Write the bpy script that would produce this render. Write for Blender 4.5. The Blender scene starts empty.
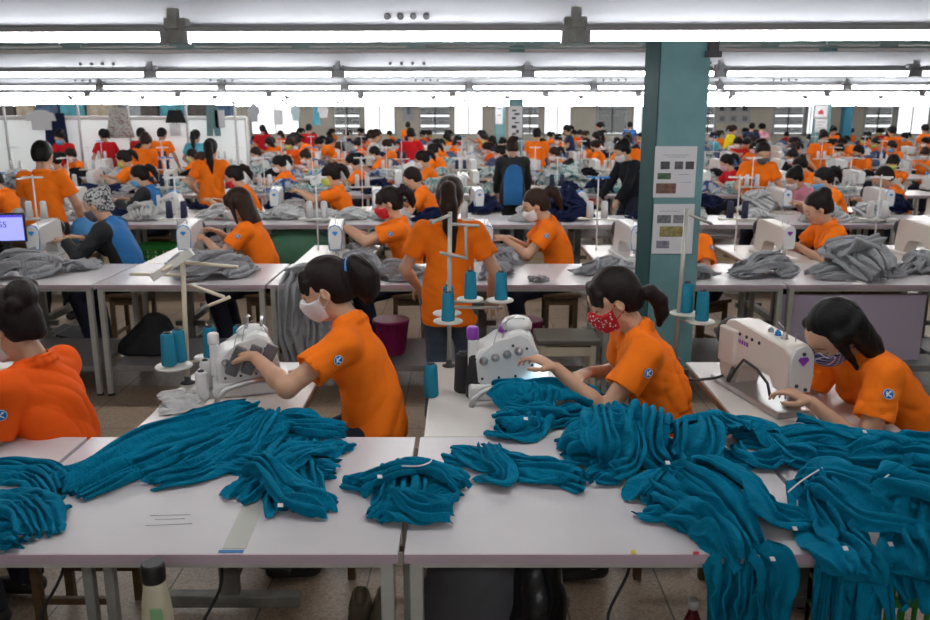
import bpy, bmesh, math, random
import numpy as np
from mathutils import Vector, Matrix
PI = math.pi
COL = bpy.context.scene.collection
# ---------------------------------------------------------------- camera model
F = 830.0
PITCH = math.atan(196 / F)
CAMH = 1.88
SP, CP = math.sin(PITCH), math.cos(PITCH)
def ray(px, py):
    x, v = (px - 465) / F, (310 - py) / F
    return np.array([x, CP + v * SP, -SP + v * CP])
def atz(px, py, z):                       # point of the plane at height z seen at a pixel
    d = ray(px, py); t = (z - CAMH) / d[2]
    return np.array([d[0] * t, d[1] * t, z])
def aty(px, py, Y):                       # point of the plane at depth Y seen at a pixel
    d = ray(px, py); t = Y / d[1]
    return np.array([d[0] * t, Y, CAMH + d[2] * t])
# ---------------------------------------------------------------- materials
MATS = {}
def mat(name, col, rough=.5, metal=0., emis=0., noise=0., nscale=20., bump=0., bscale=60., alpha=1., sheen=0., spec=.5, paint=False, objcol=False, trans=0., coat=0.):
    if name in MATS: return MATS[name]
    m = bpy.data.materials.new(name); m.use_nodes = True
    nt = m.node_tree; b = nt.nodes['Principled BSDF']
    c = (col[0], col[1], col[2], 1)
    b.inputs['Base Color'].default_value = c
    b.inputs['Roughness'].default_value = rough
    b.inputs['Metallic'].default_value = metal
    b.inputs['Specular IOR Level'].default_value = spec
    if coat: b.inputs['Coat Weight'].default_value = coat
    if sheen:
        b.inputs['Sheen Weight'].default_value = sheen; b.inputs['Sheen Roughness'].default_value = .5
        b.inputs['Sheen Tint'].default_value = c
    if trans: b.inputs['Transmission Weight'].default_value = trans
    if alpha < 1: b.inputs['Alpha'].default_value = alpha
    if emis:
        b.inputs['Emission Color'].default_value = c; b.inputs['Emission Strength'].default_value = emis
    src = None
    tc = nt.nodes.new('ShaderNodeTexCoord')
    if noise:
        n = nt.nodes.new('ShaderNodeTexNoise'); n.inputs['Scale'].default_value = nscale; n.inputs['Detail'].default_value = 4
        nt.links.new(tc.outputs['Object'], n.inputs['Vector'])
        r = nt.nodes.new('ShaderNodeMapRange'); r.inputs[1].default_value = .3; r.inputs[2].default_value = .7
        r.inputs[3].default_value = 1 - noise; r.inputs[4].default_value = 1 + noise
        nt.links.new(n.outputs['Fac'], r.inputs[0])
        mx = nt.nodes.new('ShaderNodeVectorMath'); mx.operation = 'SCALE'
        mx.inputs[0].default_value = c[:3]
        nt.links.new(r.outputs[0], mx.inputs['Scale']); src = mx.outputs[0]
    if paint:
        a = nt.nodes.new('ShaderNodeAttribute'); a.attribute_name = 'paint'
        mm = nt.nodes.new('ShaderNodeVectorMath'); mm.operation = 'MULTIPLY'
        mm.inputs[0].default_value = c[:3]
        if src: nt.links.new(src, mm.inputs[0])
        nt.links.new(a.outputs['Color'], mm.inputs[1]); src = mm.outputs[0]
    if src: nt.links.new(src, b.inputs['Base Color'])
    if bump:
        n = nt.nodes.new('ShaderNodeTexNoise'); n.inputs['Scale'].default_value = bscale; n.inputs['Detail'].default_value = 3
        nt.links.new(tc.outputs['Object'], n.inputs['Vector'])
        bp = nt.nodes.new('ShaderNodeBump'); bp.inputs['Strength'].default_value = bump; bp.inputs['Distance'].default_value = .004
        nt.links.new(n.outputs['Fac'], bp.inputs['Height']); nt.links.new(bp.outputs[0], b.inputs['Normal'])
    MATS[name] = m; return m
def pattern_mat(name, base, spots, scale, thr, rough=.8, kind='voronoi'):
    m = mat(name, base, rough); nt = m.node_tree; b = nt.nodes['Principled BSDF']
    tc = nt.nodes.new('ShaderNodeTexCoord')
    if kind == 'voronoi':
        v = nt.nodes.new('ShaderNodeTexVoronoi'); v.inputs['Scale'].default_value = scale; out = v.outputs['Distance']
    else:
        v = nt.nodes.new('ShaderNodeTexNoise'); v.inputs['Scale'].default_value = scale; v.inputs['Detail'].default_value = 2; out = v.outputs['Fac']
    nt.links.new(tc.outputs['Object'], v.inputs['Vector'])
    r = nt.nodes.new('ShaderNodeValToRGB'); r.color_ramp.elements[0].position = thr; r.color_ramp.elements[1].position = min(1, thr + .06)
    r.color_ramp.elements[0].color = (*spots, 1); r.color_ramp.elements[1].color = (*base, 1)
    nt.links.new(out, r.inputs[0]); nt.links.new(r.outputs[0], b.inputs['Base Color'])
    return m
# ---------------------------------------------------------------- objects
def link(o, parent=None):
    COL.objects.link(o)
    if parent is not None: o.parent = parent
    return o
def tag(o, label=None, cat=None, group=None, kind=None):
    if label: o['label'] = label
    if cat: o['category'] = cat
    if group: o['group'] = group
    if kind: o['kind'] = kind
    return o
def empty(name, loc=(0, 0, 0), rz=0.):
    o = bpy.data.objects.new(name, None); o.empty_display_size = .1
    o.location = loc; o.rotation_euler = (0, 0, rz); return link(o)
def ob(name, me, m=None, parent=None, loc=(0, 0, 0), rot=(0, 0, 0), smooth=None):
    if m is not None and not me.materials: me.materials.append(m)
    o = bpy.data.objects.new(name, me); o.location = loc; o.rotation_euler = rot
    if m is not None and me.materials[0] is not m:
        link(o, parent); o.material_slots[0].link = 'OBJECT'; o.material_slots[0].material = m; return o
    return link(o, parent)
def copy_tree(o, parent=None):
    c = o.copy(); COL.objects.link(c)
    if parent is not None: c.parent = parent
    for ch in o.children: copy_tree(ch, c)
    return c
def npmesh(name, v, f, smooth=True, paint=None):
    me = bpy.data.meshes.new(name)
    v = np.asarray(v, np.float32); f = np.asarray(f, np.int32)
    me.vertices.add(len(v)); me.vertices.foreach_set('co', v.ravel())
    k = f.shape[1]
    me.loops.add(f.size); me.loops.foreach_set('vertex_index', f.ravel())
    me.polygons.add(len(f)); me.polygons.foreach_set('loop_start', np.arange(0, f.size, k, dtype=np.int32))
    me.polygons.foreach_set('loop_total', np.full(len(f), k, np.int32))
    me.update(calc_edges=True); me.validate()
    if smooth: me.polygons.foreach_set('use_smooth', np.ones(len(f), bool))
    if paint is not None:
        a = me.color_attributes.new('paint', 'FLOAT_COLOR', 'POINT')
        a.data.foreach_set('color', np.c_[paint, np.ones(len(paint))].astype(np.float32).ravel())
    return me
class MB:
    """collects shapes and gives ONE mesh"""
    def __init__(s): s.b = bmesh.new()
    def box(s, c, d, rot=None, bev=0., seg=2):
        t = bmesh.new(); bmesh.ops.create_cube(t, size=1)
        bmesh.ops.scale(t, vec=Vector(d), verts=t.verts)
        if bev: bmesh.ops.bevel(t, geom=t.edges[:], offset=bev, segments=seg, affect='EDGES', profile=.5)
        s._put(t, c, rot); return s
    def _put(s, t, c, rot):
        M = Matrix.Translation(Vector(c))
        if rot is not None:
            M = M @ (rot.to_4x4() if isinstance(rot, Matrix) else Matrix.Rotation(rot[2], 4, 'Z') @ Matrix.Rotation(rot[1], 4, 'Y') @ Matrix.Rotation(rot[0], 4, 'X'))
        bmesh.ops.transform(t, matrix=M, verts=t.verts)
        me = bpy.data.meshes.new('t'); t.to_mesh(me); t.free(); s.b.from_mesh(me); bpy.data.meshes.remove(me)
    def tube(s, pts, r, n=8, r2=None, closed=True):
        pts = [Vector(p) for p in pts]; rings = []
        m = len(pts)
        up = None
        for i, p in enumerate(pts):
            d = (pts[min(i + 1, m - 1)] - pts[max(i - 1, 0)]).normalized()
            if up is None: up = Vector((0, 0, 1)) if abs(d.z) < .9 else Vector((1, 0, 0))
            a = d.cross(up).normalized(); b_ = a.cross(d).normalized(); up = b_
            rr = (r[i] if isinstance(r, (list, tuple)) else (r if r2 is None else r + (r2 - r) * i / max(1, m - 1)))
            rings.append([s.b.verts.new(p + a * rr * math.cos(2 * PI * k / n) + b_ * rr * math.sin(2 * PI * k / n)) for k in range(n)])
        for i in range(m - 1):
            for k in range(n):
                f = s.b.faces.new((rings[i][k], rings[i][(k + 1) % n], rings[i + 1][(k + 1) % n], rings[i + 1][k])); f.smooth = n > 5
        if closed:
            s.b.faces.new(rings[0][::-1]); s.b.faces.new(rings[-1])
        return s
    def lathe(s, prof, c=(0, 0, 0), n=20, rot=None):
        t = bmesh.new(); rings = []
        for (r, z) in prof:
            rings.append([t.verts.new((max(r, 1e-4) * math.cos(2 * PI * k / n), max(r, 1e-4) * math.sin(2 * PI * k / n), z)) for k in range(n)])
        for i in range(len(prof) - 1):
            for k in range(n):
                f = t.faces.new((rings[i][k], rings[i][(k + 1) % n], rings[i + 1][(k + 1) % n], rings[i + 1][k])); f.smooth = True
        t.faces.new(rings[0][::-1]); t.faces.new(rings[-1])
        s._put(t, c, rot); return s
    def prism(s, poly, th, c=(0, 0, 0), rot=None, bev=0.):
        """polygon in local XY pulled up by th"""
        t = bmesh.new(); lo = [t.verts.new((x, y, 0)) for x, y in poly]; hi = [t.verts.new((x, y, th)) for x, y in poly]
        n = len(poly); t.faces.new(lo[::-1]); t.faces.new(hi)
        for i in range(n): t.faces.new((lo[i], lo[(i + 1) % n], hi[(i + 1) % n], hi[i]))
        if bev: bmesh.ops.bevel(t, geom=t.edges[:], offset=bev, segments=2, affect='EDGES', profile=.5)
        s._put(t, c, rot); return s
    def mesh(s, name='m', sharp=False):
        bmesh.ops.recalc_face_normals(s.b, faces=s.b.faces[:])
        me = bpy.data.meshes.new(name); s.b.to_mesh(me); s.b.free()
        return me
    def ob(s, name, m, parent=None, loc=(0, 0, 0), rot=(0, 0, 0)):
        return ob(name, s.mesh(name), m, parent, loc, rot)
# ---------------------------------------------------------------- signed distance fields -> one continuous surface
class Field:
    def __init__(s, lo, hi, h):
        s.lo = np.array(lo, float); s.h = h
        s.n = np.ceil((np.array(hi) - s.lo) / h).astype(int) + 1
        s.ax = [s.lo[i] + h * np.arange(s.n[i]) for i in range(3)]
        s.D = np.full(tuple(s.n), 1.0, np.float32)
    def win(s, lo, hi):
        a = [int(max(0, math.floor((lo[i] - s.lo[i]) / s.h))) for i in range(3)]
        b = [int(min(s.n[i], math.ceil((hi[i] - s.lo[i]) / s.h) + 1)) for i in range(3)]
        if any(b[i] <= a[i] for i in range(3)): return None
        sl = tuple(slice(a[i], b[i]) for i in range(3))
        X = s.ax[0][sl[0]][:, None, None]; Y = s.ax[1][sl[1]][None, :, None]; Z = s.ax[2][sl[2]][None, None, :]
        return sl, X, Y, Z
    def put(s, sl, d, k):
        D = s.D[sl]
        if k > 0:
            t = np.clip(.5 + .5 * (D - d) / k, 0, 1); s.D[sl] = D * (1 - t) + d * t - k * t * (1 - t)
        else: s.D[sl] = np.minimum(D, d)
    def cone(s, a, b, r1, r2, k=.01, sq=None, fold=None):
        a = np.asarray(a, float); b = np.asarray(b, float); R = max(r1, r2) + k + 2 * s.h + (fold[0] if fold else 0)
        w = s.win(np.minimum(a, b) - R, np.maximum(a, b) + R)
        if w is None: return
        sl, X, Y, Z = w; q = 1.0 if sq is None else sq       # sq > 1 flattens in z
        ba = (b - a) * np.array([1, 1, q]); L = max(1e-9, float(ba @ ba))
        x, y, z = X - a[0], Y - a[1], (Z - a[2]) * q
        t = np.clip((x * ba[0] + y * ba[1] + z * ba[2]) / L, 0, 1)
        x, y, z = x - t * ba[0], y - t * ba[1], z - t * ba[2]
        d = np.sqrt(x * x + y * y + z * z) - (r1 + (r2 - r1) * t)
        if sq: d = d / (1 + (q - 1) * .5)
        if fold:
            amp, n, ph, t0, t1 = fold
            l = math.sqrt(L); u = ba / l; side = np.array([-u[1], u[0], 0.]); ns = np.linalg.norm(side)
            side = side / ns if ns > .2 else np.array([1., 0, 0]); upv = np.cross(u, side)
            th = np.arctan2(x * upv[0] + y * upv[1] + z * upv[2], x * side[0] + y * side[1] + z * side[2])
            T = t0 + (t1 - t0) * t
            d = d + amp * (1 - 2 * np.abs(np.sin(n * th * .5 + ph + 1.3 * np.sin(T * 9 + ph * 3) + .8 * np.sin(T * 23 + ph))))
        s.put(sl, d.astype(np.float32), k)
    def ell(s, c, r, A=None, k=.01, sub=False):
        c = np.asarray(c, float); r = np.asarray(r, float); R = max(r) + k + 2 * s.h
        w = s.win(c - R, c + R)
        if w is None: return
        sl, X, Y, Z = w; x, y, z = X - c[0], Y - c[1], Z - c[2]
        if A is not None:      # rows of A are the local axes
            x, y, z = (A[0][0] * x + A[0][1] * y + A[0][2] * z, A[1][0] * x + A[1][1] * y + A[1][2] * z, A[2][0] * x + A[2][1] * y + A[2][2] * z)
        k0 = np.sqrt((x / r[0]) ** 2 + (y / r[1]) ** 2 + (z / r[2]) ** 2) + 1e-9
        k1 = np.sqrt((x / r[0] ** 2) ** 2 + (y / r[1] ** 2) ** 2 + (z / r[2] ** 2) ** 2) + 1e-9
        d = (k0 * (k0 - 1) / k1).astype(np.float32)
        if sub:
            D = s.D[sl]; kk = max(k, 1e-5); t = np.clip(.5 - .5 * (D + d) / kk, 0, 1)
            s.D[sl] = D * (1 - t) - d * t + kk * t * (1 - t)
        else: s.put(sl, d, k)
    def halfspace(s, p, n):                # keep the side where (x-p).n < 0
        X, Y, Z = s.ax[0][:, None, None], s.ax[1][None, :, None], s.ax[2][None, None, :]
        s.D = np.maximum(s.D, ((X - p[0]) * n[0] + (Y - p[1]) * n[1] + (Z - p[2]) * n[2]).astype(np.float32))
    def wrinkle(s, amp, sc, seed=0, stretch=(1, 1, 1)):
        X, Y, Z = s.ax[0][:, None, None] * stretch[0], s.ax[1][None, :, None] * stretch[1], s.ax[2][None, None, :] * stretch[2]
        rs = np.random.RandomState(seed); w = 0
        for i in range(3):
            p = rs.uniform(0, 6.28, 6); k = rs.uniform(.6, 1.4, 3) * sc
            a = X * k[0] + 1.7 * np.sin(Y * k[1] * .6 + p[0]) + 1.2 * np.sin(Z * k[2] + p[1])
            b = Y * k[1] + 1.7 * np.sin(X * k[0] * .5 + p[2]) + 1.0 * np.sin(Z * k[2] * .7 + p[3])
            c = rs.uniform(-1, 1, 3)
            w = w + np.abs(np.sin(a * c[0] + b * c[1] + Z * k[2] * c[2] + p[4]))
        s.D = s.D + (amp * (1.9 - w) / 1.5).astype(np.float32)
    def surf(s, relax=1):
        D = s.D.copy(); D[0] = D[-1] = 1; D[:, 0] = D[:, -1] = 1; D[:, :, 0] = D[:, :, -1] = 1
        I = D < 0; nx, ny, nz = D.shape
        c = I[:-1, :-1, :-1].astype(np.int8)
        tot = np.zeros((nx - 1, ny - 1, nz - 1), np.int8)
        for dx in (0, 1):
            for dy in (0, 1):
                for dz in (0, 1): tot += I[dx:nx - 1 + dx, dy:ny - 1 + dy, dz:nz - 1 + dz]
        act = np.argwhere((tot > 0) & (tot < 8)); idx = np.full(tot.shape, -1, np.int32)
        idx[act[:, 0], act[:, 1], act[:, 2]] = np.arange(len(act))
        acc = np.zeros((len(act), 3)); cnt = np.zeros(len(act))
        def val(o): return D[act[:, 0] + o[0], act[:, 1] + o[1], act[:, 2] + o[2]]
        for axis in range(3):
            o1, o2 = [i for i in range(3) if i != axis]
            for p in (0, 1):
                for q in (0, 1):
                    A = [0, 0, 0]; A[o1] = p; A[o2] = q; B = list(A); B[axis] = 1
                    va, vb = val(A), val(B); m = (va < 0) != (vb < 0)
                    t = np.where(m, va / np.where(va - vb == 0, 1, va - vb), 0)
                    P = np.tile(np.array(A, float), (len(act), 1)); P[:, axis] = t
                    acc[m] += P[m]; cnt[m] += 1
        V = act + acc / np.maximum(cnt, 1)[:, None]
        fs = []
        for axis in range(3):
            o1, o2 = [(1, 2), (2, 0), (0, 1)][axis]
            sl0 = [slice(None)] * 3; sl1 = [slice(None)] * 3; sl0[axis] = slice(0, -1); sl1[axis] = slice(1, None)
            a, b = I[tuple(sl0)], I[tuple(sl1)]
            for flip, msk in ((0, a & ~b), (1, ~a & b)):
                E = np.argwhere(msk)
                E = E[(E[:, o1] > 0) & (E[:, o2] > 0) & (E[:, o1] < D.shape[o1] - 1) & (E[:, o2] < D.shape[o2] - 1)]
                def g(d1, d2):
                    e = E.copy(); e[:, o1] -= d1; e[:, o2] -= d2; return idx[e[:, 0], e[:, 1], e[:, 2]]
                q = np.stack([g(1, 1), g(0, 1), g(0, 0), g(1, 0)], 1)
                if flip: q = q[:, ::-1]
                fs.append(q)
        Fc = np.concatenate(fs); Fc = Fc[(Fc >= 0).all(1)]
        for _ in range(relax):
            S = np.zeros_like(V); C = np.zeros(len(V))
            for i in range(4):
                j = Fc[:, (i + 1) % 4]; ii = Fc[:, i]
                for c3 in range(3): S[:, c3] += np.bincount(ii, V[j, c3], len(V)) + np.bincount(j, V[ii, c3], len(V))
                C += np.bincount(ii, minlength=len(V)) + np.bincount(j, minlength=len(V))
            V = V * .5 + .5 * S / np.maximum(C, 1)[:, None]
        return V * s.h + s.lo, Fc
def unit(v): v = np.asarray(v, float); return v / max(1e-9, np.linalg.norm(v))
def _folds(s, amp, wl, ang=0., seed=0, spread=.8, tilt=.0):
    """cloth creases: several layers of long ridges with sharp valleys, bent by a slow warp"""
    rs = np.random.RandomState(seed); X, Y, Z = s.ax[0][:, None, None], s.ax[1][None, :, None], s.ax[2][None, None, :]
    tot = None
    def slow(q, sc):
        a = rs.uniform(0, 6.28, 6); k = rs.normal(0, sc, (3, 3))
        v = 0
        for i in range(3): v = v + np.sin(X * k[i, 0] + Y * k[i, 1] + Z * k[i, 2] + a[i])
        return v * q / 1.7
    for L, (aw, ww, da) in enumerate(((1., 1., 0.), (.75, .72, spread), (.6, .6, -spread * .9), (.28, .33, .3))):
        th = ang + da + rs.normal(0, .15); c, n = math.cos(th), math.sin(th); k = PI / (wl * ww)
        perp = -n * X + c * Y + (.6 + .5 * rs.rand()) * Z
        ph = k * perp + slow(2.6, 9) + slow(1.0, 24) + rs.uniform(0, 6)
        r = np.abs(np.sin(ph)) ** .75
        m = np.clip(.62 + slow(.5, 11) + slow(.25, 22), .08, 1)
        lay = amp * aw * r * m
        if L == 0: tot = lay
        elif L < 3: tot = np.maximum(tot, lay + amp * .25 * (slow(1., 12)))
        else: tot = tot + lay
    s.D = s.D - (tot - amp * .65).astype(np.float32)
Field.folds = _folds
# ---------------------------------------------------------------- people
# local frame: +Y is the way the body faces, +X is the person's right... z up
SKIN = mat('skin', (.60, .345, .225), .5, paint=True, noise=.06, nscale=14, spec=.35)
HAIRM = {}
def hair_mat(c):
    if c not in HAIRM:
        base = {'black': (.006, .005, .005), 'brown': (.026, .011, .006), 'dark': (.011, .006, .005)}[c]
        m = mat('hair_' + c, base, .55, spec=.22); nt = m.node_tree; b = nt.nodes['Principled BSDF']
        tc = nt.nodes.new('ShaderNodeTexCoord'); mp = nt.nodes.new('ShaderNodeMapping'); mp.inputs['Scale'].default_value = (150, 30, 30)
        n = nt.nodes.new('ShaderNodeTexNoise'); n.inputs['Scale'].default_value = 2; nt.links.new(tc.outputs['Object'], mp.inputs[0]); nt.links.new(mp.outputs[0], n.inputs[0])
        bp = nt.nodes.new('ShaderNodeBump'); bp.inputs['Strength'].default_value = .6; bp.inputs['Distance'].default_value = .004
        nt.links.new(n.outputs['Fac'], bp.inputs['Height']); nt.links.new(bp.outputs[0], b.inputs['Normal']); HAIRM[c] = m
    return HAIRM[c]
def rx(a): c, s = math.cos(a), math.sin(a); return np.array([[1, 0, 0], [0, c, -s], [0, s, c]])
def rz(a): c, s = math.cos(a), math.sin(a); return np.array([[c, -s, 0], [s, c, 0], [0, 0, 1.]])
def ry(a): c, s = math.cos(a), math.sin(a); return np.array([[c, 0, s], [0, 1, 0], [-s, 0, c]])
def ik(a, t, l1, l2, pole):
    a, t = np.asarray(a, float), np.asarray(t, float); d = t - a; L = np.linalg.norm(d)
    if L > (l1 + l2) * .995: t = a + d / L * (l1 + l2) * .995; d = t - a; L = np.linalg.norm(d)
    x = (l1 * l1 - l2 * l2 + L * L) / (2 * L); hgt = math.sqrt(max(0, l1 * l1 - x * x)); u = d / L
    p = np.asarray(pole, float); p = p - u * (p @ u); p = unit(p)
    return a + u * x + p * hgt, t
def skeleton(P):
    J = {}
    pel = np.array(P.get('pelvis', (0, 0, .6)), float); J['pel'] = pel
    l1, l2 = P.get('lean', (.15, .35)); side = P.get('side', 0.)
    B1 = rz(P.get('yaw0', 0)) @ rx(-l1) ; B2 = rz(P.get('yaw1', 0)) @ ry(side) @ rx(-l2)
    J['B1'], J['B2'] = B1, B2
    J['waist'] = pel + B1 @ np.array([0, 0, .15]); J['chest'] = J['waist'] + B2 @ np.array([0, .0, .15])
    J['neck0'] = J['waist'] + B2 @ np.array([0, -.01, .30])
    Rh = rz(P.get('hyaw', 0)) @ ry(P.get('hroll', 0)) @ rx(-P.get('hpitch', .5))
    J['H'] = Rh
    nd = unit(.55 * (B2 @ np.array([0, .15, 1])) + .45 * (Rh @ np.array([0, .1, 1])))
    J['neck1'] = J['neck0'] + nd * .075
    J['head'] = J['neck1'] + Rh @ np.array([0, .018, .095])
    if 'head' in P: J['head'] = np.array(P['head'], float); J['neck1'] = J['head'] - Rh @ np.array([0, .018, .095])
    for s, nm in ((-1, 'l'), (1, 'r')):
        sh = J['waist'] + B2 @ np.array([s * .155, P.get('shf', .01), .265 + P.get('shup', 0)])
        J['sh' + nm] = sh
        tgt = P.get('h' + nm, (s * .12, .42, pel[2] + .25))
        el, wr = ik(sh, tgt, P.get('ua', .27), P.get('fa', .24), P.get('pole' + nm, (s * .8, -.3, -1)))
        J['el' + nm], J['wr' + nm] = el, wr
        J['hd' + nm] = unit(P['hdir' + nm]) if 'hdir' + nm in P else unit(unit(wr - el) + np.array([0, .1, -.25]))
        hip = pel + np.array([s * .085, 0, -.02])
        if P.get('stand'):
            ft = P.get('ft' + nm, (s * .09, 0.0 + s * .03, .07)); kn, an = ik(hip, ft, .41, .41, (0, 1, 0))
        else:
            ft = P.get('ft' + nm, (s * .11, .30, .08)); kn, an = ik(hip, ft, .40, .40, (s * .15, 1, .6))
        J['hip' + nm], J['kn' + nm], J['an' + nm] = hip, kn, an
    return J
def hand(f, wr, d, nrm, side, curl, R, pinch=.35):
    """palm and five fingers; nrm is the way the palm faces, side +1 puts the thumb along d x nrm"""
    d = unit(d); nrm = unit(nrm - d * (nrm @ d)); w = np.cross(d, nrm) * side     # w points to the thumb side
    A = [w, d, nrm]; f.ell(wr + d * .045, (.036, .048, .015), A, .012)
    f.ell(wr + d * .065 , (.040, .030, .013), A, .01)
    for i, (off, L) in enumerate(((.029, .072), (.010, .082), (-.010, .076), (-.028, .058))):
        b = wr + d * (.082 - .006 * abs(i - 1)) + w * off; dd = unit(d + w * off * 1.2); c = curl * (1 + .12 * i) if i else pinch
        p = b; ang = 0; rr = .0088 - .0006 * i
        for j, fr in enumerate((.45, .32, .23)):
            ang += c * (.75 if j == 0 else 1.0); q = p + (dd * math.cos(ang) + nrm * math.sin(ang)) * L * fr
            f.cone(p, q, max(R, rr), max(R, rr * .88), .004); p = q; rr *= .9
    b = wr + d * .022 + w * .022; t1 = b + unit(w * .75 + d * .6 + nrm * .35) * .038; t2 = t1 + unit(d * .9 + w * .1 + nrm * .5) * .030; t3 = t2 + unit(d * .9 - w * .25 + nrm * .45) * .024
    f.cone(b, t1, .0145, max(R, .011), .01); f.cone(t1, t2, max(R, .0105), max(R, .0095), .004); f.cone(t2, t3, max(R, .0092), max(R, .008), .004)
def headparts(f, J, k=.012, infl=0., fine=True):
    H, c = J['H'], J['head']; A = H.T
    g = lambda x, y, z: c + H @ np.array([x, y, z])
    f.ell(g(0, -.012, .032), (.074 + infl, .094 + infl, .088 + infl), A, k)
    f.ell(g(0, .030, -.035), (.058 + infl, .062 + infl, .078 + infl), A, .03)
    f.ell(g(0, .052, -.088), (.030 + infl, .030 + infl, .022 + infl), A, .03)
    f.ell(g(0, .045, .030), (.062 + infl, .048 + infl, .045 + infl), A, .03)
    if fine:
        f.cone(g(0, .088, .012), g(0, .106, -.022), .007 + infl, .0115 + infl, .012)
        for s in (-1, 1):
            f.ell(g(s * .036, .066, -.018), (.022 + infl, .022 + infl, .020 + infl), A, .02)
            f.ell(g(s * .011, .098, -.027), (.008 + infl, .008 + infl, .006 + infl), A, .006)
def build_body(P, h, paint=True):
    J = skeleton(P); pts = np.array([J[k] for k in ('pel', 'head', 'wrl', 'wrr', 'ell', 'elr', 'anl', 'anr', 'knl', 'knr', 'shl', 'shr')])
    lo = pts.min(0) - .17; hi = pts.max(0) + .17; f = Field(lo, hi, h); R = h * .62; fine = h < .0105
    w = P.get('w', 1.)
    f.ell(J['pel'], (.150 * w, .105, .095), J['B1'].T, .05)
    f.ell(J['waist'], (.118 * w, .088, .11), J['B1'].T, .06)
    f.ell(J['chest'], (.135 * w, .096, .13), J['B2'].T, .06)
    f.cone(J['shl'], J['shr'], .046, .046, .05)
    f.cone(J['neck0'], J['neck1'] + (J['head'] - J['neck1']) * .3, .050, .046, .03)
    headparts(f, J, .025, 0, fine or h < .013)
    H, c = J['H'], J['head']; g = lambda x, y, z: c + H @ np.array([x, y, z])
    if fine:
        for s in (-1, 1):
            f.ell(g(s * .074, -.004, -.008), (.010, .019, .030), (H @ rz(s * -.35)).T, .006)
            f.ell(g(s * .083, -.001, -.006), (.005, .009, .016), (H @ rz(s * -.35)).T, .004, sub=True)
            f.ell(g(s * .031, .103, .010), (.019, .016, .013), H.T, .014, sub=True)
            f.ell(g(s * .031, .082, .010), (.0155, .0135, .0125), H.T, .003)
        f.ell(g(0, .094, -.056), (.022, .010, .006), H.T, .006); f.ell(g(0, .092, -.068), (.018, .010, .007), H.T, .006)
    for s, n in ((-1, 'l'), (1, 'r')):
        f.cone(J['sh' + n], J['el' + n], .046, .036, .03); f.cone(J['el' + n], J['el' + n] + (J['wr' + n] - J['el' + n]) * .3, .036, .036, .02)
        f.cone(J['el' + n] + (J['wr' + n] - J['el' + n]) * .3, J['wr' + n], .036, .0235, .02)
        nr = np.array(P.get('palm' + n, (0, 0, -1.)), float)
        if h < .013: hand(f, J['wr' + n], J['hd' + n], nr, P.get('thumb' + n, -s), P.get('curl' + n, .45), R * .8)
        else:
            d = J['hd' + n]; f.cone(J['wr' + n], J['wr' + n] + d * .12, .026, .022, .02)
        f.cone(J['hip' + n], J['kn' + n], .078 * w, .052, .04); f.cone(J['kn' + n], J['kn' + n] + (J['an' + n] - J['kn' + n]) * .35, .052, .050, .03)
        f.cone(J['kn' + n] + (J['an' + n] - J['kn' + n]) * .35, J['an' + n], .050, .034, .03)
        a = J['an' + n]; f.cone(a + (0, -.02, -.03), a + (0, .12, -.045), .032, .026, .02)
    V, Fc = f.surf(1 if h > .006 else 1)
    q = (V - c) @ H          # head-local coordinates
    col = np.ones((len(V), 3))
    if paint and fine:
        def blot(m, cc, a=1.): col[:] = col * (1 - (m * a)[:, None]) + np.array(cc) * (m * a)[:, None]
        fr = q[:, 1] > .055
        for s in (-1, 1):
            x, z = q[:, 0] - s * .031, q[:, 2]
            arc = np.abs(z - (.003 + 0 * x) + (x / .016) ** 2 * -.004 + .003)
            blot(fr * np.clip(1.6 - arc / .0022, 0, 1) * (np.abs(x) < .017), (.05, .04, .04))
            br = np.abs(z - (.031 - (x / .02) ** 2 * .005)); blot(fr * np.clip(1.5 - br / .0032, 0, 1) * (np.abs(x) < .021), (.12, .09, .08), .85)
        lp = (q[:, 0] / .024) ** 2 + ((q[:, 2] + .062) / .011) ** 2; blot(fr * np.clip(1.4 - lp, 0, 1), (1.0, .45, .45), .8)
    return V, Fc, col, J
def collar_ring(f, J, r, k=.01, drop=0.):
    n0, u = J['neck0'], unit(J['neck1'] - J['neck0']); B = J['B2']; R, Fw = B[:, 0], B[:, 1]
    ps = []
    for i in range(15):
        a = i / 14 * 2 * PI * .86 + PI / 2 + .07 * 2 * PI
        ps.append(n0 + u * (.034 - .050 * max(0, math.sin(a)) ** 2) + R * math.cos(a) * .070 + Fw * (math.sin(a) * .070 + .006))
    for a, b in zip(ps[:-1], ps[1:]): f.cone(a, b, r, r, .004); f.cone(a - u * .022 , b - u * .022, r * 1.5, r * 1.5, .008)
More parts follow.
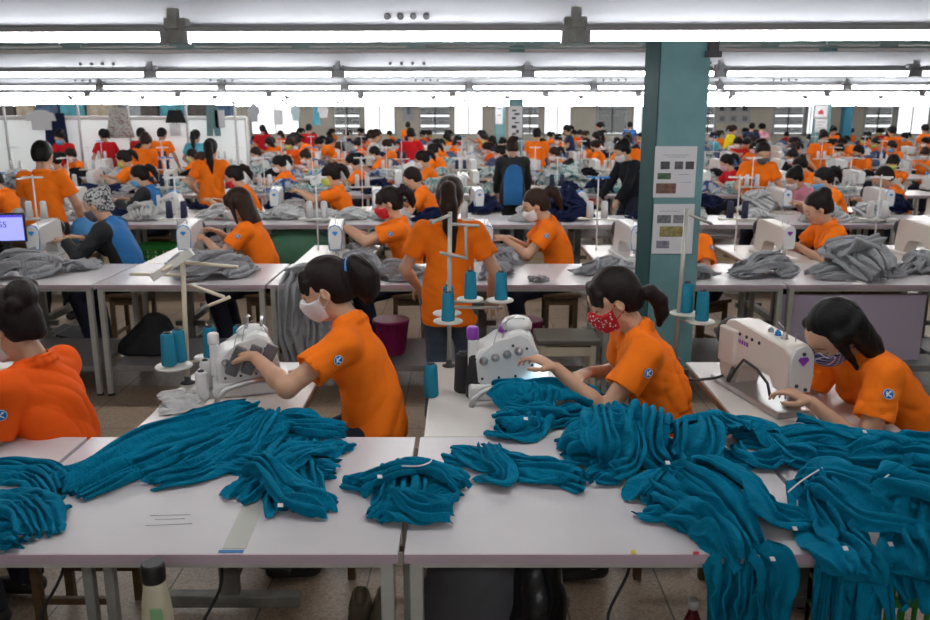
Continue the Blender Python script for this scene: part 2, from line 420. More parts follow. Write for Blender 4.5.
def build_shirt(P, J, h, sleeve=.62, long=False, hem=None, seed=1):
    n0 = J['pel']; keys = ['pel', 'shl', 'shr', 'ell', 'elr', 'neck1'] + (['wrl', 'wrr'] if long else [])
    pts = np.array([J[k] for k in keys]); f = Field(pts.min(0) - .2, pts.max(0) + .2, h); e = .012 + h * .3; w = P.get('w', 1.)
    f.ell(J['pel'] + J['B1'] @ np.array([0, 0, .01]), (.158 * w + e, .118 + e, .12 + e), J['B1'].T, .05)
    f.ell(J['waist'], (.132 * w + e, .102 + e, .13), J['B1'].T, .06)
    if P.get('stand'): f.cone(J['pel'] + (-.06, 0, -.10), J['pel'] + (.06, 0, -.10), .115, .115, .05)
    f.ell(J['chest'], (.138 * w + e, .102 + e, .135 + e), J['B2'].T, .06)
    f.cone(J['shl'], J['shr'], .046 + e, .046 + e, .05)
    if not P.get('male'):
        for s in (-1, 1): f.ell(J['chest'] + J['B2'] @ np.array([s * .06, .075, .0]), (.06, .045, .055), J['B2'].T, .04)
    f.cone(J['neck0'] - J['B2'] @ np.array([0, 0, .03]), J['neck0'] + unit(J['neck1'] - J['neck0']) * .012, .07, .060, .03)
    hemz = P.get('hem', -.15 if P.get('stand') else -.09)
    # hem plane
    u = J['B1'][:, 2]; f.halfspace(J['pel'] + u * hemz, -u)
    if h < .013: f.wrinkle(.013 if h < .008 else .012, 19, seed, (1, 1, .6)); f.wrinkle(.004, 44, seed + 3, (.6, .6, 1))
    S = Field(f.lo, f.lo + (f.n - 1) * h - h * .3, h)
    for s, n in ((-1, 'l'), (1, 'r')):
        sh, el, wr = J['sh' + n], J['el' + n], J['wr' + n]
        S.D[:] = 1
        if long:
            S.cone(sh, el, .052 + e, .042 + e, .03); S.cone(el, wr, .042 + e, .028 + e, .03)
            S.cone(sh - (sh - J['chest']) * .35, sh, .07, .052 + e, .04)
            d = unit(wr - el); S.halfspace(wr - d * .02, d)
        else:
            d = unit(el - sh); end = sh + d * .27 * sleeve
            S.cone(sh - (sh - J['chest']) * .3, sh, .065, .050 + e, .04)
            S.cone(sh, end + d * .03, .050 + e, .058 + e, .02); S.halfspace(end, d)
            if h < .008:
                T = Field(end - .1, end + .1, h); T.cone(end - d * .018, end + d * .05, .046, .056, 0)
                sl = S.win(end - .1, end + .1)[0]; a = [sl[i].start for i in range(3)]
                # hollow the sleeve mouth
                X, Y, Z = S.win(end - .1, end + .1)[1:]
                x, y, z = X - end[0], Y - end[1], Z - end[2]; tt = x * d[0] + y * d[1] + z * d[2]
                rr = np.sqrt(np.maximum(0, x * x + y * y + z * z - tt * tt)); hol = np.maximum(rr - (.052 + e * .6), -(tt + .016))
                S.D[sl] = np.maximum(S.D[sl], -hol.astype(np.float32))
        if h < .013: S.wrinkle(.005, 30, seed + 7)
        k = .012; D, d2 = f.D, S.D; t = np.clip(.5 + .5 * (D - d2) / k, 0, 1); f.D = D * (1 - t) + d2 * t - k * t * (1 - t)
    # neck opening
    u = unit(J['neck1'] - J['neck0']); X, Y, Z = f.ax[0][:, None, None], f.ax[1][None, :, None], f.ax[2][None, None, :]
    x, y, z = X - J['neck0'][0], Y - J['neck0'][1], Z - J['neck0'][2]; tt = x * u[0] + y * u[1] + z * u[2]
    rr = np.sqrt(np.maximum(0, x * x + y * y + z * z - tt * tt)); f.D = np.maximum(f.D, -np.maximum(rr - .053, -(tt + .0)).astype(np.float32))
    if h < .013 and not P.get('round_neck'): collar_ring(f, J, max(.0075, h * .8))
    return f.surf(1)
def build_trousers(P, J, h):
    pts = np.array([J[k] for k in ('pel', 'knl', 'knr', 'anl', 'anr')]); f = Field(pts.min(0) - .2, pts.max(0) + .2, h); e = .010 + h * .3; w = P.get('w', 1.)
    f.ell(J['pel'], (.150 * w + e, .105 + e, .095 + e), J['B1'].T, .05)
    f.cone(J['pel'], J['waist'], .09, .085, .05)
    u = J['B1'][:, 2]; f.halfspace(J['pel'] + u * .10, u)
    for n in 'lr':
        f.cone(J['hip' + n], J['kn' + n], .082 * w + e, .060 + e, .03); f.cone(J['kn' + n], J['an' + n], .060 + e, .048 + e, .03)
    f.halfspace((0, 0, min(J['anl'][2], J['anr'][2]) + .0), (0, 0, -1))
    if h < .013: f.wrinkle(.004, 24, 5)
    return f.surf(1)
def build_shoe(J, h, n):
    pts = np.array([J['an' + n]]); f = Field(pts.min(0) - .2, pts.max(0) + .2, h)
    a = J['an' + n]; f.cone(a + (0, -.03, -.03), a + (0, .13, -.045), .040, .034, .02)
    f.halfspace((0, 0, max(.001, a[2] - .078)), (0, 0, -1))
    return f.surf(1)
def build_hair(P, J, h, style):
    H, c = J['H'], J['head']; A = H.T; g = lambda x, y, z: c + H @ np.array([x, y, z])
    f = Field(c - .34, c + .25, h); e = max(0, (h - .005) * .6)
    f.ell(g(0, -.020, .038), (.083 + e, .100 + e, .094 + e), A, .01)
    f.ell(g(0, -.050, -.01), (.074 + e, .062 + e, .085 + e), A, .03)
    # face opening
    zc = .105 if style in ('cap',) else .070 if P.get('fringe') else .078
    f.ell(g(0, .125, -.055 if not P.get('fringe') else -.078), (.086, .098, .125 if not P.get('fringe') else .108), A, .008, sub=True)
    if style in ('pony', 'bun', 'short', 'high'):
        for s in (-1, 1): f.ell(g(s * .085, .020, -.045), (.035, .050, .055), A, .01, sub=True)
        f.ell(g(0, .0, -.13), (.12, .12, .07), A, .01, sub=True)
    if P.get('fringe'):
        for i in range(9):
            x = -.052 + .013 * i; f.cone(g(x * .8, .055, .088), g(x * 1.12, .094 - abs(x) * .38, .030 + .004 * (i % 3)), .016, .008 + e, .010)
        for s in (-1, 1): f.cone(g(s * .064, .050, .06), g(s * .070, .060, .020), .014, .009 + e, .01)
    if style == 'pony':
        L = P.get('tail', .16); pts = [g(0, -.112, .045), g(0, -.150, .055), g(0, -.180, .01), g(0.01, -.180, -.05), g(.012, -.165, -.05 - L * .5)]
        rr = P.get('tailr', .036); rs = [.022, rr * .9, rr, rr * .85, .012]
        if 'tailpts' in P: pts = [g(*p) for p in P['tailpts']]
        for i in range(4): f.cone(pts[i], pts[i + 1], rs[i], rs[i + 1], .02)
    if style == 'bun':
        f.ell(g(0, -.105, .075), (.062, .052, .055), A, .012); f.cone(g(-.05, -.10, .05), g(.05, -.11, .09), .03, .032, .01)
        f.cone(g(0, -.10, .0), g(0, -.09, -.06), .035, .028, .03)
    if style in ('bob', 'long'):
        Lz = -.175 if style == 'bob' else -.30
        sd = P.get('hairdown', None)
        for i in range(11):
            a = PI + (i - 5) * .30; x, y = .082 * math.sin(a), .088 * math.cos(a) - .01
            p0, p1 = g(x, y, .03), g(x * 1.08, y * 1.05, Lz * (.8 if i in (0, 10) else 1))
            if style == 'long' : p1 = p0 + (g(x * .7, y - .01, -.05) - p0) ; f.cone(p0, p1, .024, .026, .02); p2 = p1 + np.array([0, -.02, -.22]) * P.get('longk', 1.); f.cone(p1, p2, .026, .014, .03)
            else: f.cone(p0, p1, .024, .016, .02)
        for s in (-1, 1): f.cone(g(s * .074, .03, .05), g(s * .085, .045, Lz * .75), .022, .010, .02)
    if h < .008: f.wrinkle(.0030, 80, 3, (1, .3, .3))
    V, Fc = f.surf(1); return V, Fc
def build_mask(P, J, h):
    H, c = J['H'], J['head']; A = H.T; g = lambda x, y, z: c + H @ np.array([x, y, z])
    f = Field(c - .16, c + .16, h); headparts(f, J, .025, .005 + h * .35, True)
    f.ell(g(0, .075, -.045), (.047, .048, .050), A, .03)
    # keep a rounded patch over nose and mouth
    X, Y, Z = f.ax[0][:, None, None] - c[0], f.ax[1][None, :, None] - c[1], f.ax[2][None, None, :] - c[2]
    x, y, z = (A[0][0] * X + A[0][1] * Y + A[0][2] * Z, A[1][0] * X + A[1][1] * Y + A[1][2] * Z, A[2][0] * X + A[2][1] * Y + A[2][2] * Z)
    top = .002 - .30 * np.abs(x) ; bot = -.112 + .25 * np.abs(x)
    cut = np.maximum(np.maximum(z - top, bot - z), .030 - y + 0 * z)
    f.D = np.maximum(f.D, cut.astype(np.float32))
    if h < .008:
        for s in (-1, 1):
            f.cone(g(s * .060, .036, -.018), g(s * .082, .000, .012), .0025 + h * .2, .0025 + h * .2, 0)
            f.cone(g(s * .056, .036, -.062), g(s * .083, -.006, -.035), .0025 + h * .2, .0025 + h * .2, 0)
    return f.surf(1)
def emblem(parent, p, n, up, r=.019):
    """round blue badge with a white ring and a white K-like mark"""
    n = unit(n); x = unit(np.cross(up, n)); y = np.cross(n, x); M = Matrix(((x[0], y[0], n[0]), (x[1], y[1], n[1]), (x[2], y[2], n[2])))
    loc = Vector(p); rot = M.to_euler()
    b = MB().lathe([(r * .2, -.002), (r, -.002), (r, .0015), (r * .9, .003)], n=28).ob('sleeve_badge', mat('badge_blue', (.02, .16, .50), .5), parent, loc, rot)
    rg = MB()
    pts = [(math.cos(a) * r * .95, math.sin(a) * r * .95, .003) for a in np.linspace(0, 2 * PI, 29)]
    rg.tube(pts, .0009, 5, closed=False)
    for a_, b_ in (((-.35, -.5), (-.35, .5)), ((-.3, .0), (.45, .5)), ((-.3, 0), (.45, -.5)), ((.45, .5), (.1, .5))):
        rg.tube([(a_[0] * r, a_[1] * r, .004), (b_[0] * r, b_[1] * r, .004)], r * .11, 5)
    rg.ob('badge_mark', mat('badge_white', (.85, .88, .9), .5), b)
SHIRTC = {'orange': (1.0, .205, .010), 'deep_orange': (.92, .115, .008), 'red': (.58, .012, .018), 'teal': (.12, .48, .62), 'white': (.72, .72, .70), 'black': (.012, .013, .018),
          'yellow': (.9, .72, .02), 'pink': (.75, .32, .42), 'navy': (.02, .03, .08), 'plaid': (.28, .12, .15), 'blue': (.04, .15, .45)}
def shirt_mat(c): return mat('shirt_' + c, SHIRTC[c], .85, noise=.05, nscale=9, bump=.25, bscale=500, sheen=.15, spec=.2)
MASKC = {'white': (.80, .80, .82), 'red': (.55, .01, .02), 'blue': (.16, .45, .78), 'grey': (.10, .10, .11), 'lime': (.55, .65, .12), 'pink': (.75, .5, .55), 'navy': (.05, .06, .16)}
def mask_mat(c):
    n = 'mask_' + c
    if c == 'red_print': return MATS.get(n) or pattern_mat(n, (.50, .008, .015), (.8, .75, .7), 75, .28)
    if c == 'check':
        if n in MATS: return MATS[n]
        m = mat(n, (.03, .03, .12), .8); nt = m.node_tree; b = nt.nodes['Principled BSDF']; tc = nt.nodes.new('ShaderNodeTexCoord'); mp = nt.nodes.new('ShaderNodeMapping'); mp.inputs['Rotation'].default_value = (.3, .5, .6)
        nt.links.new(tc.outputs['Object'], mp.inputs[0]); last = None
        for dr in ('X', 'Z'):
            w = nt.nodes.new('ShaderNodeTexWave'); w.bands_direction = dr; w.inputs['Scale'].default_value = 22; nt.links.new(mp.outputs[0], w.inputs[0])
            r = nt.nodes.new('ShaderNodeMath'); r.operation = 'GREATER_THAN'; r.inputs[1].default_value = .93; nt.links.new(w.outputs['Fac'], r.inputs[0])
            if last is None: last = r.outputs[0]
            else:
                a = nt.nodes.new('ShaderNodeMath'); a.operation = 'MAXIMUM'; nt.links.new(last, a.inputs[0]); nt.links.new(r.outputs[0], a.inputs[1]); last = a.outputs[0]
        rr = nt.nodes.new('ShaderNodeValToRGB'); rr.color_ramp.elements[0].color = (.05, .04, .16, 1); rr.color_ramp.elements[1].color = (.65, .6, .7, 1)
        nt.links.new(last, rr.inputs[0]); nt.links.new(rr.outputs[0], b.inputs['Base Color']); return m
    return mat(n, MASKC[c], .8)
TROU = lambda c='navy': mat('trousers_' + c, {'navy': (.012, .016, .035), 'black': (.010, .010, .012), 'jeans': (.055, .085, .13), 'grey': (.08, .08, .085)}[c], .85, noise=.12, nscale=20, bump=.3, bscale=300)
PROTO = {}
def person_meshes(key, P, h):
    if key in PROTO: return PROTO[key]
    V, Fc, col, J = build_body(P, h); r = {'body': npmesh('person_body', V, Fc, paint=col), 'J': J}
    st = P.get('hair', 'pony')
    def mk(n, vf): r[n] = npmesh(n, *vf)
    mk('shirt', build_shirt(P, J, h * P.get('cs', 1), long=P.get('long', False), seed=P.get('seed', 1)))
    if P.get('legs', True): mk('trousers', build_trousers(P, J, max(h, .010)))
    if P.get('legs', True) and h < .02: [mk('shoe' + n, build_shoe(J, max(h, .010), n)) for n in 'lr']
    mk('hair', build_hair(P, J, h, st))
    if P.get('mask', True) and h < .03: mk('face_mask', build_mask(P, J, h if h > .006 else h * .85))
    PROTO[key] = r; return r
def person(key, P, h, loc, rotz, label, shirt='orange', hair='dark', mask='white', trousers='navy', group=None, skin=SKIN, scale=1.):
    r = person_meshes(key, P, h)
    root = ob('person', r['body'], skin, None, loc, (0, 0, rotz)); root.scale = (scale,) * 3
    tag(root, label, 'person', group)
    ob('shirt', r['shirt'], shirt_mat(shirt), root)
    ob('hair', r['hair'], hair_mat(hair) if isinstance(hair, str) else hair, root)
    if 'trousers' in r: ob('trousers', r['trousers'], TROU(trousers), root)
    for n in 'lr':
        if 'shoe' + n in r: ob('shoe', r['shoe' + n], mat('shoe_dark', (.03, .028, .028), .6), root)
    if mask and 'face_mask' in r: ob('face_mask', r['face_mask'], mask_mat(mask), root)
    return root, r['J']
def crom(P, n):
    P = np.asarray(P, float)
    if len(P) < 3: P = np.vstack([P[0], (P[0] + P[1]) / 2, P[1]])
    Q = np.vstack([2 * P[0] - P[1], P, 2 * P[-1] - P[-2]]); out = []
    for i in range(1, len(Q) - 2):
        for t in np.linspace(0, 1, n, endpoint=False):
            a, b, c, d = Q[i - 1:i + 3]
            out.append(.5 * ((2 * b) + (-a + c) * t + (2 * a - 5 * b + 4 * c - d) * t * t + (-a + 3 * b - 3 * c + d) * t ** 3))
    out.append(P[-1]); return np.array(out)
def sheet(path, rest, g=.008, seed=0, wl=.055, swing=1.25):
    """path: (x, y, z, half width) points of the visible band; rest: full lateral length of the knit. gives a gathered sheet"""
    rs = np.random.RandomState(seed); Q = crom(path, 12); d = np.r_[0, np.cumsum(np.linalg.norm(np.diff(Q[:, :3], axis=0), axis=1))]
    nu = max(6, int(d[-1] * 1.08 / g)); U = np.linspace(0, d[-1], nu); C = np.stack([np.interp(U, d, Q[:, i]) for i in range(4)], 1)
    T = np.gradient(C[:, :3], axis=0); T /= np.linalg.norm(T, axis=1)[:, None]
    Sd = np.stack([-T[:, 1], T[:, 0], 0 * T[:, 0]], 1)
    nrm = np.linalg.norm(Sd, axis=1); 
    for i in range(len(Sd)):
        if nrm[i] < .25: Sd[i] = Sd[i - 1] if i else [1, 0, 0]
        else: Sd[i] /= nrm[i]
    N = np.cross(T, Sd); N[N[:, 2] < -.2] *= -1
    nv = int(rest / g); s = np.linspace(0, 1, nv); u = U / d[-1]
    a = rs.uniform(0, 6.28, 8)
    UU, SS = np.meshgrid(u, s, indexing='ij')
    warp = .9 * np.sin(UU * 5 + a[0] + SS * 3) + .7 * np.sin(UU * 9 + a[1] - SS * 5) + .8 * np.sin(SS * 9 + a[2]) + .5 * np.sin(SS * 17 + a[3] + UU * 4)
    ph = SS * rest / wl * PI + warp
    ratio = np.clip(2 * C[:, 3] / rest, .08, .97)
    # swing angle so that mean cos = ratio
    sw = np.interp(ratio, [np.mean(np.cos(A_ * np.sin(np.linspace(0, 2 * PI, 60)))) for A_ in np.linspace(1.75, 0, 30)], np.linspace(1.75, 0, 30))
    al = sw[:, None] * np.sin(ph) * (1 + .15 * np.sin(SS * 13 + a[4]))
    dy, dz = np.cos(al) * rest / nv, np.sin(al) * rest / nv
    y = np.cumsum(dy, 1); z = np.cumsum(dz, 1); y -= y.mean(1, keepdims=True); z -= z.min(1, keepdims=True)
    z = z - (np.linspace(0, 1, nv)[None] * (z[:, -1:] - z[:, :1]))*.8; z -= z.min(1, keepdims=True)
    k = 2 * C[:, 3:4] / np.maximum(1e-6, y.max(1, keepdims=True) - y.min(1, keepdims=True)); y = y * k
    jit = .012 * np.sin(SS * 11 + a[5]) + .010 * np.sin(SS * 23 + a[6])      # ragged ends
    P = C[:, None, :3] + Sd[:, None] * y[..., None] + N[:, None] * (z + .004)[..., None] + T[:, None] * (jit * (2 * UU - 1))[..., None]
    V = P.reshape(-1, 3); idx = np.arange(nu * nv).reshape(nu, nv)
    Fc = np.stack([idx[:-1, :-1], idx[1:, :-1], idx[1:, 1:], idx[:-1, 1:]], -1).reshape(-1, 4)
    return V, Fc
def settle(sheets, collider=None, frames=24, edge_y=None, bend=.02, q=5, grav=1., stick=None, rim=None):
    """lets gathered knit sheets fall on the table (and on a hidden lump below) and returns the settled surface"""
    import time; t0 = time.time(); sc = bpy.context.scene
    Vs, Fs, n = [], [], 0
    for V, Fc in sheets: Vs.append(V); Fs.append(Fc + n); n += len(V)
    V = np.concatenate(Vs); Fc = np.concatenate(Fs); V[:, 2] = np.where((V[:, 2] < TT + .003) & ((V[:, 1] > (edge_y if edge_y is not None else -99))), TT + .003, V[:, 2])
    me = npmesh('sim', V, Fc); o = bpy.data.objects.new('sim', me); COL.objects.link(o); rem = [(o, me)]; cols = []
    lo, hi = V.min(0) - .5, V.max(0) + .5; y0 = lo[1] if edge_y is None else edge_y
    tb = MB().box(((lo[0] + hi[0]) / 2, (y0 + hi[1]) / 2, TT - .05), (hi[0] - lo[0], hi[1] - y0, .1), bev=.004 if edge_y else 0).mesh('simt')
    t = bpy.data.objects.new('simt', tb); COL.objects.link(t); rem.append((t, tb)); cols.append(t)
    if collider is not None:
        cme = npmesh('simc', *collider); c = bpy.data.objects.new('simc', cme); COL.objects.link(c); rem.append((c, cme)); cols.append(c)
    for x in cols:
        x.modifiers.new('c', 'COLLISION'); x.collision.thickness_outer = .002; x.collision.cloth_friction = 40; x.collision.damping = .6; x.collision.thickness_inner = .03
    m = o.modifiers.new('cloth', 'CLOTH'); s = m.settings
    s.quality = q; s.mass = .12; s.air_damping = 4; s.tension_stiffness = 8; s.compression_stiffness = 8; s.shear_stiffness = 2; s.bending_stiffness = bend
    s.tension_damping = 8; s.compression_damping = 8; s.shear_damping = 5; s.bending_damping = .2; s.effector_weights.gravity = grav
    c_ = m.collision_settings; c_.distance_min = .002; c_.collision_quality = 2; c_.use_self_collision = True; c_.self_distance_min = .003; c_.self_friction = 8
    m.point_cache.frame_start = 1; m.point_cache.frame_end = frames + 1
    for f in range(1, frames + 1): sc.frame_set(f)
    dg = bpy.context.evaluated_depsgraph_get(); ev = o.evaluated_get(dg); co = np.empty(len(V) * 3, np.float32); ev.data.vertices.foreach_get('co', co); co = co.reshape(-1, 3).astype(float)
    for x, mm in rem: bpy.data.objects.remove(x); bpy.data.meshes.remove(mm)
    sc.frame_set(1); print('settled', len(V), round(time.time() - t0, 1))
    if not np.isfinite(co).all(): co = V
    return co, Fc
# ---------------------------------------------------------------- common materials
M_TOP = mat('laminate_white', (.68, .65, .67), .26, noise=.05, nscale=3)
M_TOPM = mat('laminate_cream', (.72, .69, .65), .25, noise=.04, nscale=3)
M_PINK = mat('edge_pink', (.52, .40, .47), .5)
M_LEG = mat('leg_paint', (.46, .46, .43), .45, noise=.1, nscale=12)
M_FOOT = mat('rubber_black', (.02, .02, .02), .7)
M_BROWN = mat('wood_edge', (.20, .11, .05), .6)
M_DARK = mat('dark_iron', (.035, .035, .04), .5, noise=.2)
M_IRON = mat('stand_iron', (.20, .19, .165), .55, noise=.2, nscale=14)
M_SHELF = mat('shelf_grey', (.24, .23, .23), .45, noise=.1)
M_MACH = mat('machine_cream', (.72, .66, .60), .32, spec=.6)
M_MACHW = mat('machine_white', (.76, .76, .75), .30, spec=.6)
M_STEEL = mat('steel', (.55, .55, .56), .28, metal=.9)
M_POLE = mat('pole_grey', (.42, .41, .38), .4, metal=.3)
M_POLEC = mat('pole_cream', (.62, .55, .42), .45)
M_PURPLE = mat('purple_plastic', (.25, .04, .38), .4)
M_BLUE = mat('blue_plastic', (.02, .25, .62), .4)
M_TEALT = mat('thread_teal', (.003, .19, .30), .75, bump=.6, bscale=400)
M_PLATE = mat('plate_white', (.62, .62, .57), .45)
M_WHITEP = mat('white_plastic', (.78, .78, .78), .45)
M_BLACKT = mat('thread_black', (.012, .012, .015), .7, bump=.5, bscale=400)
M_TAG = mat('tag_white', (.85, .85, .85), .6)
def cloth(name, c, sheen=.25, n=.10, ns=5):
    m = mat('cloth_' + name, c, .92, noise=n, nscale=ns, bump=.35, bscale=260, sheen=sheen, spec=.12)
    nt = m.node_tree; b = nt.nodes['Principled BSDF']; tc = nt.nodes.new('ShaderNodeTexCoord'); src = b.inputs['Normal'].links[0].from_socket     # small rumples on top of the modelled folds
    n2 = nt.nodes.new('ShaderNodeTexNoise'); n2.inputs['Scale'].default_value = 16; n2.inputs['Detail'].default_value = 3; n2.inputs['Distortion'].default_value = 2.2
    nt.links.new(tc.outputs['Object'], n2.inputs['Vector']); bp = nt.nodes.new('ShaderNodeBump'); bp.inputs['Strength'].default_value = .55; bp.inputs['Distance'].default_value = .018
    nt.links.new(n2.outputs['Fac'], bp.inputs['Height']); nt.links.new(src, bp.inputs['Normal']); nt.links.new(bp.outputs[0], b.inputs['Normal']); return m
C_TEAL = cloth('teal', (.001, .185, .315), .10)
C_GREY = cloth('grey', (.33, .335, .355))
C_LGREY = cloth('light_grey', (.54, .545, .55))
C_NAVY = cloth('navy', (.012, .018, .055))
C_BLACK = cloth('black', (.012, .012, .016))
C_BLUEW = pattern_mat('cloth_blue_print', (.45, .50, .55), (.03, .08, .25), 9, .46, kind='noise')
C_MINT = pattern_mat('cloth_mint_print', (.50, .53, .52), (.10, .27, .27), 16, .42, kind='noise')
C_FLOR = pattern_mat('cloth_floral', (.46, .47, .44), (.25, .12, .12), 26, .40, kind='noise')
C_DENIM = cloth('denim', (.10, .13, .24))
TT = .78
# ---------------------------------------------------------------- tables
TAB = {}
def work_table(loc, w, d, label, group=None, shelf=True, cheap=False, top=M_TOP, pink=True, rz=0.):
    t = empty('work_table', loc, rz); tag(t, label, 'table', group)
    k = (round(w, 3), d, shelf, cheap)
    if k not in TAB:
        e = {}
        e['table_top'] = MB().box((w / 2, d / 2, TT - .012), (w, d, .024), bev=.002).mesh('table_top')
        e['edge_band'] = MB().box((w / 2, -.001, TT - .0125), (w - .002, .006, .025)).mesh('edge_band')
        fr = MB()
        for (a, b) in (((.03, .03), (w - .03, .03)), ((.03, d - .03), (w - .03, d - .03)), ((.03, .03), (.03, d - .03)), ((w - .03, .03), (w - .03, d - .03))):
            c = ((a[0] + b[0]) / 2, (a[1] + b[1]) / 2, TT - .036); fr.box(c, (abs(a[0] - b[0]) + .03, abs(a[1] - b[1]) + .03, .022))
        e['frame'] = fr.mesh('frame')
        e['leg'] = MB().box((0, 0, (TT - .045) / 2 + .008), (.036, .036, TT - .06), bev=.003, seg=1).mesh('leg')
        e['foot_pad'] = MB().lathe([(.022, 0), (.024, .004), (.014, .022)], n=12).mesh('foot_pad')
        if shelf: e['lower_shelf'] = MB().box((w / 2, d / 2, .20), (w - .10, d - .08, .018)).box((w / 2, .05, .185), (w - .08, .02, .03)).mesh('lower_shelf')
        TAB[k] = e
    e = TAB[k]
    ob('table_top', e['table_top'], top, t)
    if pink: ob('edge_band', e['edge_band'], M_PINK, t)
    ob('frame', e['frame'], M_LEG, t)
    for x in (.03, w - .03):
        for y in (.035, d - .035):
            l = ob('leg', e['leg'], M_LEG, t, (x, y, 0))
            if not cheap: ob('foot_pad', e['foot_pad'], M_FOOT, l)
    if shelf: ob('lower_shelf', e['lower_shelf'], M_SHELF, t)
    return t
MT = {}
def machine_table(loc, label, group=None, w=.56, d=.93, cheap=False):
    """sewing machine bench with iron stand, motor and treadle; long side runs along Y"""
    t = empty('machine_table', loc); tag(t, label, 'table', group)
    if not MT:
        MT['top'] = MB().box((w / 2, d / 2, TT - .018), (w, d, .034), bev=.004).mesh('t')
        MT['edge'] = MB().box((w / 2, d / 2, TT - .024), (w + .004, d + .004, .026), bev=.003).mesh('e')
        s = MB()
        for y in (.14, d - .14):
            s.box((w / 2, y, TT - .06), (w - .08, .05, .04)).box((w / 2, y, .42), (.07, .04, .68)).box((w / 2, y, .055), (w - .02, .055, .05), bev=.006).box((w / 2, y, .28), (.22, .03, .04))
        s.box((w / 2, d / 2, .30), (.05, d - .28, .05)).box((w / 2, d / 2, .14), (.05, d - .28, .035)); MT['stand'] = s.mesh('s')
        MT['motor'] = MB().lathe([(.05, -.10), (.075, -.09), (.08, 0), (.075, .09), (.05, .11)], (w / 2 - .02, .60, .60), 18, (PI / 2, 0, 0)).box((w / 2 - .02, .60, .70), (.12, .14, .09), bev=.01).mesh('m')
        MT['pedal'] = MB().box((w / 2 + .08, .40, .13), (.26, .30, .022), rot=(0, .25, 0), bev=.006).mesh('p')
        MT['control'] = MB().box((w / 2 + .06, .25, .66), (.12, .09, .14), bev=.012).mesh('c')
    ob('table_top', MT['top'], M_TOPM, t); ob('edge_band', MT['edge'], M_BROWN, t); 
    ob('stand', MT['stand'], M_IRON, t)
    if not cheap:
        ob('motor', MT['motor'], M_DARK, t); ob('pedal', MT['pedal'], M_DARK, t); ob('control_box', MT['control'], M_MACH, t)
    return t
ST = {}
def stool(loc, label, group=None, wood=True):
    t = empty('stool', loc); tag(t, label, 'stool', group)
    if not ST:
        ST['seat'] = MB().box((0, 0, .455), (.34, .30, .03), bev=.008).mesh('s')
        ST['leg'] = MB().box((0, 0, .22), (.032, .032, .44), bev=.003, seg=1).mesh('l')
        f = MB()
        for s in (-1, 1): f.box((0, s * .115, .40), (.28, .02, .05)).box((s * .135, 0, .40), (.02, .25, .05))
        bmesh.ops.remove_doubles(f.b, verts=f.b.verts[:], dist=.0001); ST['rail'] = f.mesh('r'); ST['stretcher'] = MB().box((0, 0, .14), (.25, .02, .025)).mesh('sr')
    m = mat('stool_wood', (.13, .075, .035), .55, noise=.2) if wood else M_POLEC
    ob('seat', ST['seat'], m, t); ob('rail', ST['rail'], m, t); ob('stretcher', ST['stretcher'], m, t, (0, .115, 0)); ob('stretcher', ST['stretcher'], m, t, (0, -.115, 0))
    for x in (-.135, .135):
        for y in (-.115, .115): ob('leg', ST['leg'], m, t, (x, y, 0))
    return t
